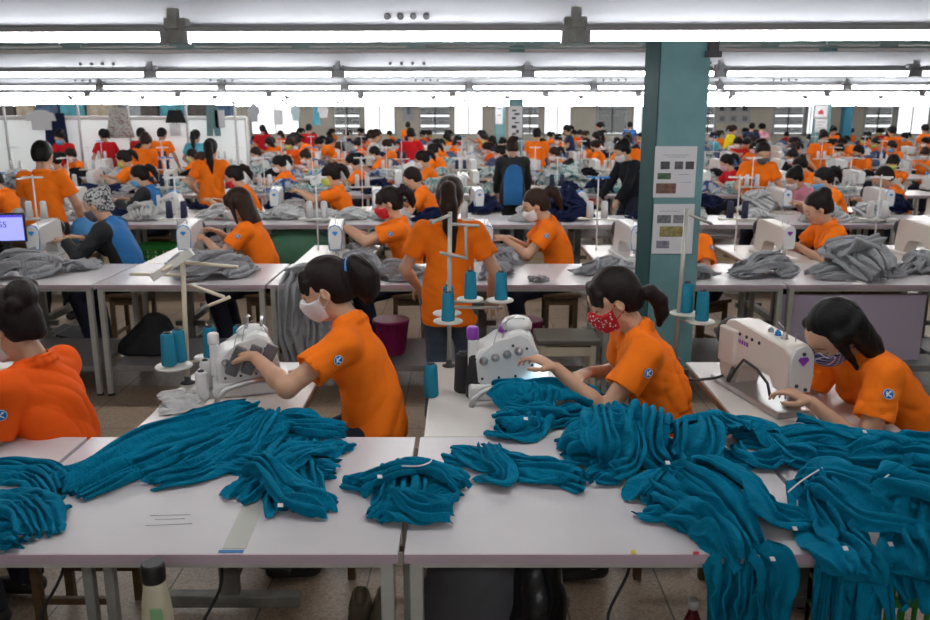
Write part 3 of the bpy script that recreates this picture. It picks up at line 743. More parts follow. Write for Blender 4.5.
# ---------------------------------------------------------------- machines
LK = {}
def lockstitch(loc, rz, label, group=None, body=M_MACH, accent=M_PURPLE, detail=2, arm_guard=False):
    """needle end at local -Y (origin), arm runs to +Y, back of the arm faces local -X"""
    t = empty('sewing_machine', loc, rz); tag(t, label, 'sewing machine', group)
    if not LK:
        LK['bed'] = MB().box((0, .16, .012), (.178, .50, .024), bev=.006).mesh('bed')
        a = MB(); a.prism([(-.075, .12), (-.085, .20), (-.08, .245), (-.04, .268), (.30, .282), (.36, .275), (.385, .25), (.39, .06), (.40, .02), (.265, .02), (.255, .09), (.235, .125), (.18, .138), (.03, .14), (.02, .085), (-.05, .085), (-.07, .10)], .105, (-.0525, 0, 0), Matrix(((0, 0, 1), (1, 0, 0), (0, 1, 0))), bev=.012)
        LK['arm'] = a.mesh('arm')
        LK['faceplate'] = MB().prism([(-.040, -.085), (.040, -.085), (.047, -.02), (.047, .05), (.03, .085), (0, .096), (-.03, .085), (-.047, .05), (-.047, -.02)], .012, (0, -.074, .180), (PI / 2, 0, 0), bev=.004).mesh('fp')
        LK['facerim'] = MB().prism([(-.046, -.092), (.046, -.092), (.053, -.02), (.053, .053), (.034, .092), (0, .103), (-.034, .092), (-.053, .053), (-.053, -.02)], .006, (0, -.0715, .180), (PI / 2, 0, 0), bev=.002).mesh('fr')
        LK['emblem'] = MB().prism([(-.022, .008), (-.014, .018), (.014, .018), (.022, .008), (0, -.016)], .004, (0, -.0855, .215), (PI / 2, 0, 0)).mesh('em')
        LK['screw'] = MB().lathe([(.007, 0), (.007, .005), (.003, .007)], (0, 0, 0), 12, (PI / 2, 0, 0)).mesh('sc')
        LK['wheel'] = MB().lathe([(.02, 0), (.055, .0), (.066, .008), (.066, .03), (.05, .036), (.02, .05)], (0, .395, .20), 24, (-PI / 2, 0, 0)).mesh('w')
        LK['needle'] = MB().tube([(0, 0, .095), (0, 0, .045)], .005).tube([(0, 0, .045), (0, 0, .012)], .0012, 5).mesh('n')
        LK['foot'] = MB().box((0, -.012, .030), (.03, .045, .005)).box((.016, 0, .06), (.01, .012, .09)).mesh('f')
        LK['dial'] = MB().lathe([(.015, 0), (.017, .004), (.010, .012), (.012, .018), (.003, .03)], (0, 0, 0), 16).mesh('d')
        g = MB(); g.tube([(0, .05, .27), (0, .05, .31), (.0, .09, .325)], .0025, 6).tube([(.02, .0, .27), (.02, 0, .30), (.02, -.03, .30)], .002, 6)
        LK['guide'] = g.mesh('g')
        LK['cover'] = MB().box((-.058, .33, .17), (.03, .12, .15), bev=.008).mesh('c')
        LK['lift'] = MB().tube([(-.062, .30, .03), (-.066, .24, .10), (-.066, .20, .145), (-.066, .10, .135), (-.062, .03, .10), (-.058, .01, .05)], .0055, 8).tube([(-.07, .34, .035), (-.11, .33, .03), (-.18, .33, .028), (-.22, .36, .02)], .006, 8).box((-.225, .365, .035), (.014, .014, .06)).tube([(-.065, .27, .09), (-.08, .28, .03)], .010).mesh('lf')
    ob('bed', LK['bed'], M_STEEL if detail > 1 else body, t); a = ob('arm', LK['arm'], body, t)
    ob('hand_wheel', LK['wheel'], M_DARK, t)
    fp = ob('face_plate', LK['faceplate'], M_MACHW, t)
    if detail > 0:
        if accent is not M_PURPLE: ob('plate_rim', LK['facerim'], accent, fp)
        ob('emblem', LK['emblem'], accent, fp)
        ob('needle_bar', LK['needle'], M_STEEL, t); ob('presser_foot', LK['foot'], M_STEEL, t)
        ob('thread_guide', LK['guide'], M_STEEL, t)
    if detail > 1:
        for (x, z) in ((-.02, .125), (.018, .108), (.0, .245)): ob('screw', LK['screw'], M_DARK, fp, (x, -.086, z))
        for y in (.04, .085, .13): ob('tension_dial', LK['dial'], M_BLUE if y == .085 else M_STEEL, t, (0, y, .266))
        ob('back_cover', LK['cover'], body, t); ob('knee_lifter', LK['lift'], M_DARK, t)
        bm_ = MB()
        for i, w_ in enumerate((.014, .009, .012, .010, .013)): bm_.box((-.053, .275 - .018 * i, .205), (.002, w_, .017)).box((-.0535, .275 - .018 * i + .002, .205 + .003 * (i % 2)), (.0025, w_ * .3, .007))
        bm_.ob('brand_mark', M_PURPLE, a)
        for y in (.12, .17, .21, .26): ob('screw', LK['screw'], M_DARK, a, (-.052, y, .235), (0, 0, -PI / 2))
    return t
OV = {}
def overlock(loc, rz, label, group=None, body=M_MACHW, detail=2, accent=None):
    accent = accent or M_PURPLE
    t = empty('overlock_machine', loc, rz); tag(t, label, 'sewing machine', group)
    if not OV:
        OV['base'] = MB().box((0, 0, .03), (.28, .20, .06), bev=.012).mesh('b')
        OV['body'] = MB().prism([(-.12, .05), (-.125, .15), (-.10, .185), (-.03, .20), (.0, .24), (.045, .255), (.085, .235), (.115, .16), (.13, .10), (.11, .06), (.05, .05)], .17, (0, .085, 0), (PI / 2, 0, 0), bev=.016).mesh('bd')
        OV['cap'] = MB().lathe([(.062, 0), (.064, .015), (.05, .03), (.015, .036)], (.03, .03, .225), 20).mesh('cp')
        OV['spindle'] = MB().box((-.125, -.05, .15), (.035, .04, .13), bev=.006).mesh('sp')
        OV['cyl'] = MB().lathe([(.02, 0), (.022, .005), (.022, .04), (.015, .046)], (-.125, -.05, .215), 16).mesh('cy')
        OV['dial'] = MB().lathe([(.012, 0), (.016, .006), (.008, .012), (.011, .02), (.003, .028)], (0, 0, 0), 14, (PI / 2, 0, 0)).mesh('dl')
        OV['foot'] = MB().box((.12, -.03, .075), (.05, .06, .008), bev=.002).tube([(.115, 0, .16), (.12, -.02, .08)], .005).mesh('ft')
        OV['plate'] = MB().box((.09, -.02, .062), (.14, .19, .006), bev=.002).mesh('pl')
        OV['pipe'] = MB().tube([(.06, -.12, .075), (-.02, -.14, .07), (-.09, -.15, .055), (-.125, -.155, .02), (-.13, -.155, -.0)], .011, 10).mesh('pp')
        OV['wheel'] = MB().lathe([(.02, 0), (.05, 0), (.055, .01), (.05, .03), (.02, .035)], (0, .088, .12), 20, (-PI / 2, 0, 0)).mesh('w')
        OV['screw'] = MB().lathe([(.005, 0), (.005, .004), (.002, .005)], (0, 0, 0), 10, (PI / 2, 0, 0)).mesh('s')
        OV['wires'] = MB().tube([(-.02, -.05, .20), (-.0, -.06, .29), (.06, -.03, .285), (.10, -.04, .21)], .0018, 5).tube([(-.05, -.05, .19), (-.03, -.05, .26), (.03, -.05, .30)], .0018, 5).mesh('wr')
    ob('base', OV['base'], body, t); b = ob('body', OV['body'], body, t); ob('plate', OV['plate'], M_STEEL, t)
    ob('top_cap', OV['cap'], accent, t); ob('spool_box', OV['spindle'], body, t); ob('oil_cap', OV['cyl'], accent, t); ob('hand_wheel', OV['wheel'], M_DARK, t)
    if detail > 0:
        ob('presser_foot', OV['foot'], M_STEEL, t)
        for i in range(4): ob('tension_dial', OV['dial'], M_STEEL, t, (-.085 + .042 * i, -.084, .145 + .012 * i))
        ob('thread_guide', OV['wires'], M_STEEL, t)
    if detail > 1:
        ob('suction_pipe', OV['pipe'], M_STEEL, t)
        for x, z in ((-.09, .08), (-.03, .085), (.03, .09), (.02, .20), (.07, .19), (.09, .13), (.05, .15)): ob('screw', OV['screw'], M_DARK, b, (x, -.086, z))
    return t
CN = {}
def cone(loc, label, m=None, group=None, s=1., cheap=False, tilt=0.):
    if not CN:
        CN['c'] = MB().lathe([(.026, 0), (.030, .004), (.031, .01), (.0265, .125), (.023, .132), (.018, .134)], n=20).mesh('c')
        CN['k'] = MB().lathe([(.0145, .13), (.0145, .140), (.010, .142), (.009, .134)], n=14).mesh('k')
        CN['l'] = MB().lathe([(.030, 0), (.026, .13), (.016, .138)], n=8).mesh('l')
    if cheap: o = ob('thread_cone', CN['l'], m or M_TEALT, None, loc); tag(o, label, 'thread cone', group); o.scale = (s,) * 3; return o
    t = empty('thread_cone', loc); t.scale = (s,) * 3; t.rotation_euler[0] = tilt; tag(t, label, 'thread cone', group)
    ob('thread', CN['c'], m or M_TEALT, t); ob('core', CN['k'], M_DARK, t); return t
def thread_stand(base, top, label, arms=(), trays=(), m=M_POLE, group=None, r=.009, ends=True):
    """base/top: pole ends; arms: polylines; trays: centres of spool plates"""
    t = empty('thread_stand', base); tag(t, label, 'thread stand', group); B = Vector(base)
    MB().tube([Vector((0, 0, 0)), Vector(top) - B], r, 10).ob('pole', m, t)
    MB().lathe([(.03, 0), (.03, .006), (.014, .012), (.013, .03)], n=14).ob('base', M_DARK, t)
    for a in arms: MB().tube([Vector(p) - B for p in a], r * .75, 6).ob('arm', m, t)
    for c, r_ in trays:
        p = Vector(c) - B; q = (Vector(top) - B) * ((p.z) / max(.01, (Vector(top) - B).z))
        tr = MB().lathe([(.008, 0), (r_, 0), (r_ + .003, .004), (r_, .008), (.008, .008)], p, 24).ob('spool_tray', M_PLATE, t)
        MB().tube([q + Vector((0, 0, -.004)), p + Vector((0, 0, -.004))], .006, 6).tube([p, p + Vector((0, 0, .15))], .003, 6).ob('spool_pin', m, tr)
    return t
# ---------------------------------------------------------------- cloth heaps
def strand(f, pts, rs, fold=.004, n=5, k=.006, sq=1.0, seed=0, sub=4):
    """pts world points, rs radii per point"""
    Q = crom(np.c_[np.asarray(pts, float), np.asarray(rs, float)], sub); L = 0
    for a, b in zip(Q[:-1], Q[1:]):
        l = np.linalg.norm(b[:3] - a[:3]); f.cone(a[:3], b[:3], abs(a[3]), abs(b[3]), k, sq if sq != 1 else None, (fold, n, seed * 1.7, L * 6, (L + l) * 6) if fold else None); L += l
def heap_field(f, c, rx_, ry_, h, ang=0., n=16, seed=0, r0=.03, fold=.005, z0=0., dirj=.7, base=.8):
    """crumpled knit heap: a base mound with many pleated strands winding over it"""
    rs = np.random.RandomState(seed); ca, sa = math.cos(ang), math.sin(ang)
    def W(u, v, z): return np.array([c[0] + ca * u * rx_ - sa * v * ry_, c[1] + sa * u * rx_ + ca * v * ry_, z])
    Am = np.array([[ca, sa, 0], [-sa, ca, 0], [0, 0, 1]])
    f.ell((c[0], c[1], z0), (rx_ * base, ry_ * base, h * .8), Am, .02)
    for i in range(n):
        u0, v0 = rs.uniform(-.75, .75), rs.uniform(-.8, .8); th = rs.normal(0, dirj) + (PI if rs.rand() < .5 else 0); ps, rr = [], []
        bend = rs.uniform(-1.2, 1.2); L = rs.uniform(.5, 1.2); r = r0 * rs.uniform(.6, 1.25)
        for j in range(5):
            q = (j / 4 - .5) * L; u = u0 * .6 + q * math.cos(th); v = v0 * .7 + q * math.sin(th) + bend * q * q
            m = math.hypot(u, v)
            if m > 1: u, v = u / m, v / m; m = 1
            ps.append(W(u, v, z0 + max(r * .5, h * math.sqrt(max(0, 1 - m * m)) * rs.uniform(.75, 1.05)))); rr.append(r * (.6 + .5 * math.sin(PI * (j + .6) / 5.2)))
        strand(f, ps, rr, fold, rs.randint(3, 7), .004, 1.25, seed * 3 + i)
HEAPS = {}
def heap_mesh(key, rx_, ry_, h, vox, n=18, seed=0, r0=.035, fold=.006):
    if key not in HEAPS:
        f = Field((-rx_ - .08, -ry_ - .08, -.03), (rx_ + .08, ry_ + .08, h + .09), vox)
        heap_field(f, (0, 0), rx_, ry_, h, 0, n, seed, r0, fold); f.wrinkle(.004, 40, seed); f.halfspace((0, 0, .002), (0, 0, -1))
        HEAPS[key] = npmesh('garment_heap', *f.surf(1))
    return HEAPS[key]
def fabric(name, f, m, label, group=None, cat='fabric pile', amp=.0035, sc=34, relax=1, wr=True):
    if wr: f.wrinkle(amp, sc, len(label)); f.wrinkle(amp * .5, sc * 2.3, len(label) + 5)
    V, Fc = f.surf(relax); o = ob(name, npmesh(name, V, Fc), m); tag(o, label, cat, group); return o
# ================================================================ teal fabric at the front
EDGE = 1.93
def pt(p):
    """(px, py, height over the table, half width) or ('w', x, y, z, half width)"""
    if p[0] == 'w': return p[1:]
    q = atz(p[0], p[1], TT + p[2]); return (q[0], q[1], q[2], p[3])
def mound(strands, vox=.012, shrink=.0):
    P = np.array([pt((*p, r)) for pts, r in strands for p in pts]); f = Field(P[:, :3].min(0) - .12, P[:, :3].max(0) + .12, vox)
    for pts, r in strands:
        W = [pt((*p, r)) for p in pts]; strand(f, [w[:3] for w in W], [r] * len(W), 0, 1, .04, 1.3)
    f.halfspace((0, 0, TT - .01), (0, 0, -1)); return f.surf(2)
def knit(label, sheets, m=C_TEAL, mounds=None, edge=None, seed=0, g=.0115, tags=(), frames=20, bend=.015, name='fabric_pile', cat='fabric pile', sub=1, wl=.05):
    sh = [sheet([pt(p) for p in pts], rest, g, seed * 10 + i, wl * (1 if i % 2 else .85)) for i, (pts, rest) in enumerate(sheets)]
    co, Fc = settle(sh, collider=mound(mounds) if mounds else None, edge_y=edge, bend=bend, frames=frames)
    o = ob(name, npmesh(name, co, Fc), m); tag(o, label, cat)
    s = o.modifiers.new('s', 'SUBSURF'); s.levels = sub; s.render_levels = sub
    for (x, y) in tags:           # small care tags lie on the highest cloth along the line of sight
        d = ray(x, y); d = d / np.linalg.norm(d); v = co - np.array([0, 0, CAMH]); t = v @ d; off = np.linalg.norm(v - t[:, None] * d, axis=1); k = np.where(off < .012)[0]
        if len(k): q = co[k[np.argmin(t[k])]]; MB().box((0, 0, 0), (.015, .011, .002), rot=(.7, .2, .4)).ob('care_tag', M_TAG, o, tuple(q + (0, -.003, .004)))
    return o
knit('teal fabric pile at the left edge of the front tables', [
    ([(-60, 478, 0, .08), (0, 474, 0, .08), (40, 478, 0, .07), (54, 500, 0, .03)], .55), ([(-70, 532, 0, .06), (-10, 528, 0, .07), (30, 520, 0, .05), (70, 503, 0, .015)], .4),
    ([(-60, 492, .06, .08), (0, 482, .08, .09), (35, 500, .06, .06), (38, 530, .03, .03)], .5), ([(-60, 548, 0, .05), (0, 545, 0, .05), (24, 549, 0, .02)], .25)], seed=1)
knit('long teal fabric swathe stretching from the table to the white masked woman', [
    ([(60, 487, 0, .03), (110, 470, 0, .08), (170, 450, 0, .10), (240, 435, 0, .09), (300, 433, 0, .06), (343, 438, 0, .02)], .6),
    ([(72, 480, .05, .04), (120, 450, .08, .09), (170, 427, .10, .11), (220, 407, .12, .09), (260, 380, .17, .04)], .7),
    ([(150, 468, .05, .04), (195, 442, .10, .07), (240, 412, .13, .07), (268, 380, .17, .025)], .5),
    ([(205, 440, .09, .04), (245, 412, .13, .06), (285, 405, .10, .06), (315, 422, .05, .05), (343, 436, 0, .02)], .5)],
    mounds=[([(120, 455, .02), (180, 432, .03), (240, 415, .04)], .05), ([(240, 400, .05), (268, 392, .07)], .045), ([(285, 415, .02), (310, 425, .01)], .03)], seed=2, g=.013)
knit('flat teal fabric heap beside the grey tape strip on the table', [
    ([(205, 472, 0, .012), (240, 468, 0, .05), (285, 470, 0, .09), (340, 472, 0, .05)], .5), ([(300, 440, 0, .05), (290, 465, .03, .09), (292, 495, .02, .07), (290, 516, 0, .03)], .5),
    ([(348, 437, .03, .02), (310, 445, .06, .05), (270, 460, .07, .07), (232, 492, .03, .04)], .45), ([(255, 450, .08, .04), (290, 475, .09, .06), (325, 500, .04, .04)], .35)], seed=3, tags=((279, 510),))
knit('round teal fabric heap lying across the joint of two front tables', [
    ([(345, 482, 0, .02), (380, 487, 0, .07), (425, 490, 0, .07), (464, 480, 0, .04)], .5), ([(398, 455, .04, .04), (402, 480, .05, .08), (388, 505, .03, .06), (378, 520, 0, .03)], .45),
    ([(358, 474, .06, .03), (400, 462, .08, .05), (440, 460, .08, .05), (465, 478, .04, .03)], .4), ([(372, 512, .02, .03), (415, 508, .04, .04), (458, 496, .02, .03)], .3), ([(385, 470, .12, .03), (415, 480, .12, .05), (440, 495, .07, .03)], .3)], seed=4, tags=((382, 477),))
knit('long rolled teal fabric bundle in the middle of the front table', [
    ([(450, 455, 0, .05), (490, 462, 0, .06), (540, 474, 0, .06), (590, 487, 0, .02)], .45), ([(470, 443, .05, .04), (500, 452, .06, .06), (545, 467, .04, .05), (582, 480, .01, .02)], .4),
    ([(488, 437, .06, .03), (503, 455, .10, .035), (492, 474, .03, .04)], .28)], seed=5, wl=.04)
knit('teal cloth being fed into the overlock machine', [
    ([(486, 400, .03, .06), (530, 398, .03, .10), (580, 398, .03, .08), (602, 402, .02, .05)], .6), ([(553, 378, .13, .035), (535, 395, .12, .08), (517, 415, .07, .10), (507, 432, 0, .05)], .5),
    ([(498, 388, .11, .06), (545, 390, .13, .07), (600, 404, .06, .05)], .45), ([(500, 427, 0, .03), (550, 428, 0, .04), (604, 420, 0, .03)], .25)],
    mounds=[([(505, 398, .03), (575, 398, .03)], .055), ([(535, 395, .06), (555, 392, .07)], .05)], seed=6, tags=((528, 417),), wl=.07)
knit('tall teal fabric heap in front of the red masked woman', [
    ([(555, 455, 0, .06), (610, 455, 0, .10), (672, 458, 0, .08)], .6), ([(562, 434, .06, .05), (610, 424, .12, .09), (670, 432, .10, .08)], .6),
    ([(598, 410, .10, .05), (618, 430, .14, .09), (612, 460, .06, .08), (602, 480, 0, .04)], .55), ([(650, 408, .11, .05), (652, 430, .13, .07), (662, 465, .04, .06)], .45)],
    mounds=[([(590, 445, .04), (620, 435, .07), (660, 440, .05)], .07)], seed=7)
knit('crumpled teal fabric heap between the tall heap and the cream sewing machine', [
    ([(655, 462, 0, .06), (700, 457, 0, .08), (750, 462, 0, .05)], .5), ([(690, 406, .08, .06), (702, 435, .09, .09), (692, 466, .02, .07)], .5), ([(672, 420, .10, .05), (715, 415, .10, .06), (745, 430, .07, .05)], .4),
    ([(722, 425, .05, .04), (760, 428, .06, .05), (790, 450, .02, .04), (802, 462, 0, .02)], .4), ([(715, 410, .09, .03), (750, 405, .09, .045), (785, 425, .07, .04)], .35), ([(735, 442, .04, .04), (765, 452, .04, .04), (793, 464, 0, .02)], .3)],
    mounds=[([(680, 445, .03), (710, 440, .04), (745, 440, .02)], .05)], seed=8)
knit('broad teal fabric swathe in front of the bob haired woman', [
    ([(728, 428, .04, .03), (790, 430, .05, .06), (850, 448, .03, .08), (930, 456, .04, .09), (1000, 458, .04, .1)], .6), ([(793, 404, .12, .03), (830, 424, .08, .05), (880, 440, .07, .06), (960, 442, .10, .08)], .5),
    ([(800, 445, .03, .05), (850, 465, .02, .06), (910, 474, .02, .06), (980, 477, .02, .06)], .45), ([(850, 440, .09, .04), (920, 438, .11, .05), (980, 436, .13, .05)], .3), ([(775, 415, .1, .03), (800, 430, .1, .05), (810, 455, .03, .04)], .3)],
    mounds=[([(800, 438, .02), (860, 455, .01), (940, 458, .03)], .05)], seed=9, tags=((866, 430),))
ox = lambda px: atz(px, 562, TT)[0]
E = EDGE - .022
knit('large teal fabric heap spilling down over the front table edge', [
    ([(638, 500, 0, .05), (690, 498, 0, .09), (755, 508, 0, .06)], .5),
    ([(658, 478, .07, .07), (702, 476, .12, .10), (738, 505, .10, .085), (748, 540, .05, .07), ('w', ox(747), E, TT - .04, .065), ('w', ox(747), E - .01, .45, .07), ('w', ox(744), E - .01, .10, .065)], .75),
    ([(638, 490, .05, .04), (690, 458, .09, .07), (740, 470, .11, .07), (775, 505, .06, .05), (800, 528, 0, .02)], .5),
    ([(745, 490, .14, .05), (768, 525, .07, .05), ('w', ox(775), E, TT - .04, .035), ('w', ox(776), E - .02, .45, .04), ('w', ox(778), E - .02, .30, .025)], .35),
    ([(634, 505, .02, .04), (680, 512, .02, .05), (722, 522, .03, .04)], .32), ([(672, 465, .15, .05), (720, 480, .16, .06), (750, 510, .12, .04)], .35)],
    mounds=[([(680, 490, .03), (715, 490, .05), (745, 510, .03)], .06)], edge=EDGE, seed=10, g=.0145, wl=.062, tags=((664, 463), (798, 528), (777, 560)), frames=18)
knit('large teal fabric heap hanging over the right front table edge', [
    ([(812, 505, 0, .05), (865, 503, 0, .085), (940, 504, 0, .09), (1000, 504, 0, .08)], .55),
    ([(822, 475, .08, .06), (834, 500, .11, .075), (842, 542, .05, .06), ('w', ox(843), E, TT - .04, .052), ('w', ox(844), E - .01, .45, .055), ('w', ox(842), E - .01, .12, .05)], .65),
    ([(798, 486, .04, .03), (836, 474, .10, .06), (880, 490, .13, .08), (930, 520, .08, .08)], .5),
    ([(908, 480, .12, .08), (910, 520, .09, .08), (908, 548, .04, .075), ('w', ox(906), E, TT - .04, .07), ('w', ox(907), E - .01, .68, .065)], .45),
    ([(965, 480, .12, .09), (968, 520, .09, .10), (965, 548, .04, .10), ('w', ox(965), E, TT - .04, .09), ('w', ox(962), E - .01, .62, .085)], .5),
    ([(870, 470, .16, .05), (920, 480, .16, .06), (980, 500, .12, .06)], .4)],
    mounds=[([(830, 495, .03), (880, 500, .06), (950, 505, .06)], .065)], edge=EDGE, seed=11, g=.0150, wl=.062, tags=((846, 545), (892, 547)), frames=18)
knit('small folded pale grey cloth beside the white thread cones', [([(158, 396, .01 + .018 * i, .05), (182, 394, .01 + .018 * i, .05), (204 - i, 392, .01 + .018 * i, .045)], .14) for i in range(4)], m=C_LGREY, seed=12, name='folded_cloth', cat='cloth')
HV = []
def heap_variant(seed, rx_, ry_, h, n=4, g=.016):
    rs = np.random.RandomState(seed); sh = []
    for i in range(n):
        a = rs.normal(0, .35) if i % 2 == 0 else rs.normal(1.3, .4); c = rs.uniform(-.25, .25, 2) * (rx_, ry_); L = rx_ * (.95 - .12 * i) if abs(math.cos(a)) > .6 else ry_ * 1.0
        z = TT + h * .9 * i / n; dx, dy = math.cos(a) * L, math.sin(a) * L; w = ry_ * (.62 if abs(math.cos(a)) > .6 else .75)
        b = rs.uniform(-.05, .05, 2)
        sh.append(sheet([('w', 0)[0:0] or (c[0] - dx, c[1] - dy, z, w * .5), (c[0] + b[0], c[1] + b[1], z + h * .15, w), (c[0] + dx, c[1] + dy, z, w * .4)], w * 4.6, g, seed * 7 + i, .062))
    co, Fc = settle(sh, collider=None if h < .1 else (lambda f: (f.ell((0, 0, TT), (rx_ * .6, ry_ * .6, h * .7), None, .02), f.surf(1))[1])(Field((-rx_, -ry_, TT - .02), (rx_, ry_, TT + h), .02)), frames=16, bend=.02, q=4)
    co[:, 2] -= TT; return npmesh('garment_heap', co, Fc)
for i, (a, b, c, d, n) in enumerate(((5, .30, .17, .10, 4), (8, .26, .20, .16, 5), (11, .34, .18, .13, 5), (14, .20, .15, .07, 3))): HV.append(heap_variant(a, b, c, d, n))
# bundle hanging over the edge of a second row table
kE = 5.38
hang = knit('grey garment bundle sagging over the table edge behind the white masked woman', [
    ([('w', -1.20, 5.60, TT + .02, .10), ('w', -1.02, 5.60, TT + .06, .18), ('w', -.80, 5.62, TT + .02, .12)], .8),
    ([('w', -1.05, 5.72, TT + .14, .14), ('w', -1.04, 5.50, TT + .16, .19), ('w', -1.04, 5.36, TT + .02, .20), ('w', -1.04, 5.33, .62, .20), ('w', -1.02, 5.34, .42, .15)], 1.1),
    ([('w', -1.2, 5.60, TT + .20, .08), ('w', -1.0, 5.60, TT + .24, .14), ('w', -.85, 5.66, TT + .2, .08)], .6)], m=C_GREY, edge=kE, seed=21, g=.017, wl=.075, frames=14)
random.seed(7)
ORD = 'first second third fourth fifth sixth seventh eighth ninth tenth eleventh twelfth thirteenth fourteenth fifteenth sixteenth seventeenth eighteenth nineteenth twentieth'.split()
def od(i):
    if i < 20: return ORD[i]
    t = ['twenty', 'thirty', 'forty'][(i + 1) // 10 - 2]; u = (i + 1) % 10
    return (t[:-1] + 'ieth') if u == 0 else t + '-' + ORD[u - 1]
# ---------------------------------------------------------------- room
YB, XW, ZC = 38., 23., 3.7
M_FLOOR = mat('terrazzo', (.23, .175, .13), .42, noise=.22, nscale=60)
def floor_mat():
    m = mat('terrazzo_tiles', (.23, .18, .135), .38); nt = m.node_tree; b = nt.nodes['Principled BSDF']; tc = nt.nodes.new('ShaderNodeTexCoord')
    br = nt.nodes.new('ShaderNodeTexBrick'); br.offset = 0; br.inputs['Scale'].default_value = 1; br.inputs['Brick Width'].default_value = .4; br.inputs['Row Height'].default_value = .4
    br.inputs['Mortar Size'].default_value = .004; br.inputs['Color1'].default_value = (.37, .285, .21, 1); br.inputs['Color2'].default_value = (.32, .245, .18, 1); br.inputs['Mortar'].default_value = (.10, .08, .06, 1)
    v = nt.nodes.new('ShaderNodeTexVoronoi'); v.inputs['Scale'].default_value = 90
    r = nt.nodes.new('ShaderNodeValToRGB'); r.color_ramp.elements[0].color = (1.35, 1.3, 1.25, 1); r.color_ramp.elements[1].color = (.65, .62, .6, 1)
    mx = nt.nodes.new('ShaderNodeVectorMath'); mx.operation = 'MULTIPLY'
    nt.links.new(tc.outputs['Object'], br.inputs['Vector']); nt.links.new(tc.outputs['Object'], v.inputs['Vector']); nt.links.new(v.outputs['Distance'], r.inputs[0])
    nt.links.new(br.outputs['Color'], mx.inputs[0]); nt.links.new(r.outputs[0], mx.inputs[1]); nt.links.new(mx.outputs[0], b.inputs['Base Color']); return m
def struct(name, mb, m): o = mb.ob(name, m); tag(o, kind='structure'); return o
struct('floor', MB().box((0, 16, -.05), (2 * XW, 46, .1)), floor_mat())
M_CEIL = mat('ceiling_paint', (.50, .51, .52), .7, noise=.05, nscale=.6)
struct('ceiling', MB().box((0, 16, ZC + .05), (2 * XW, 46, .1)), M_CEIL)
M_WALL = mat('wall_cream', (.86, .82, .70), .8, noise=.05, nscale=1)
M_WALLW = mat('wall_white', (.80, .80, .79), .7)
struct('wall_left', MB().box((-XW - .1, 16, ZC / 2), (.2, 46, ZC)), M_WALLW)
struct('wall_right', MB().box((XW + .1, 16, ZC / 2), (.2, 46, ZC)), M_WALLW)
struct('wall_front', MB().box((0, -7.1, ZC / 2), (2 * XW, .2, ZC)), M_WALLW)
# back wall with its openings
PXM = YB * CP / F
def wx(px): return (px - 465) * (YB * CP + .02) / F
shut = [(333, 361), (419, 451), (520, 540), (596, 629), (701, 716), (773, 805), (864, 894)]
bright = [(363, 396), (453, 484), (543, 572), (632, 652), (806, 816), (896, 930), (250, 300)]
dark = {(596, 629)}
ops = sorted([(wx(a), wx(b), k) for k, l in (('s', shut), ('b', bright)) for a, b in l])
ops = [(-15.9, -14.1, 's'), (-13.6, -11.6, 'b')] + ops
wb = MB(); x = -XW; z0, z1 = .95, 2.65
for a, b, k in ops:
    wb.box(((x + a) / 2, YB + .1, ZC / 2), (a - x, .2, ZC)); wb.box(((a + b) / 2, YB + .1, z0 / 2), (b - a, .2, z0)); wb.box(((a + b) / 2, YB + .1, (z1 + ZC) / 2), (b - a, .2, ZC - z1)); x = b
wb.box(((x + XW) / 2, YB + .1, ZC / 2), (XW - x, .2, ZC)); struct('wall_back', wb, M_WALL)
M_FR = mat('window_frame', (.62, .63, .62), .5); M_SH = mat('shutter_brown', (.055, .045, .038), .6, noise=.2)
M_PANE = mat('window_glass', (.9, .95, 1.), .1, emis=1.7, alpha=1)
def daylight():
    m = mat('frosted_glass', (.92, .95, .97), .5); b = m.node_tree.nodes['Principled BSDF']; b.inputs['Emission Color'].default_value = (.93, .97, 1, 1); b.inputs['Emission Strength'].default_value = 1.15; return m
M_DAY = daylight()
for i, (a, b, k) in enumerate(ops):
    w = empty('window_%d' % (i + 1), ((a + b) / 2, YB, z0)); tag(w, kind='structure'); wd, hg = b - a, z1 - z0
    MB().box((-wd / 2 + .04, -.01, hg / 2), (.08, .1, hg)).box((wd / 2 - .04, -.01, hg / 2), (.08, .1, hg)).box((0, -.01, .04), (wd, .1, .08)).box((0, -.01, hg - .04), (wd, .1, .08)).ob('window_frame', M_FR, w)
    if k == 's':
        s = MB()
        n = 17
        for j in range(n):
            if (a < wx(600) < b) or j % 5 != 3: s.box((0, .06, .1 + (hg - .2) * (j + .5) / n), (wd - .16, .012, (hg - .2) / n * (.98 if j % 2 else .82)), rot=(.3, 0, 0))
        s.box((0, .05, hg / 2), (.05, .03, hg - .1)); s.ob('shutter', M_SH, w)
        MB().box((0, .14, hg / 2), (wd - .1, .01, hg - .1)).ob('pane', M_DAY, w)
    else:
        MB().box((0, .08, hg / 2), (wd - .1, .01, hg - .1)).ob('pane', M_DAY, w)
        MB().box((0, .05, hg / 2), (.05, .04, hg - .1)).ob('mullion', M_FR, w)
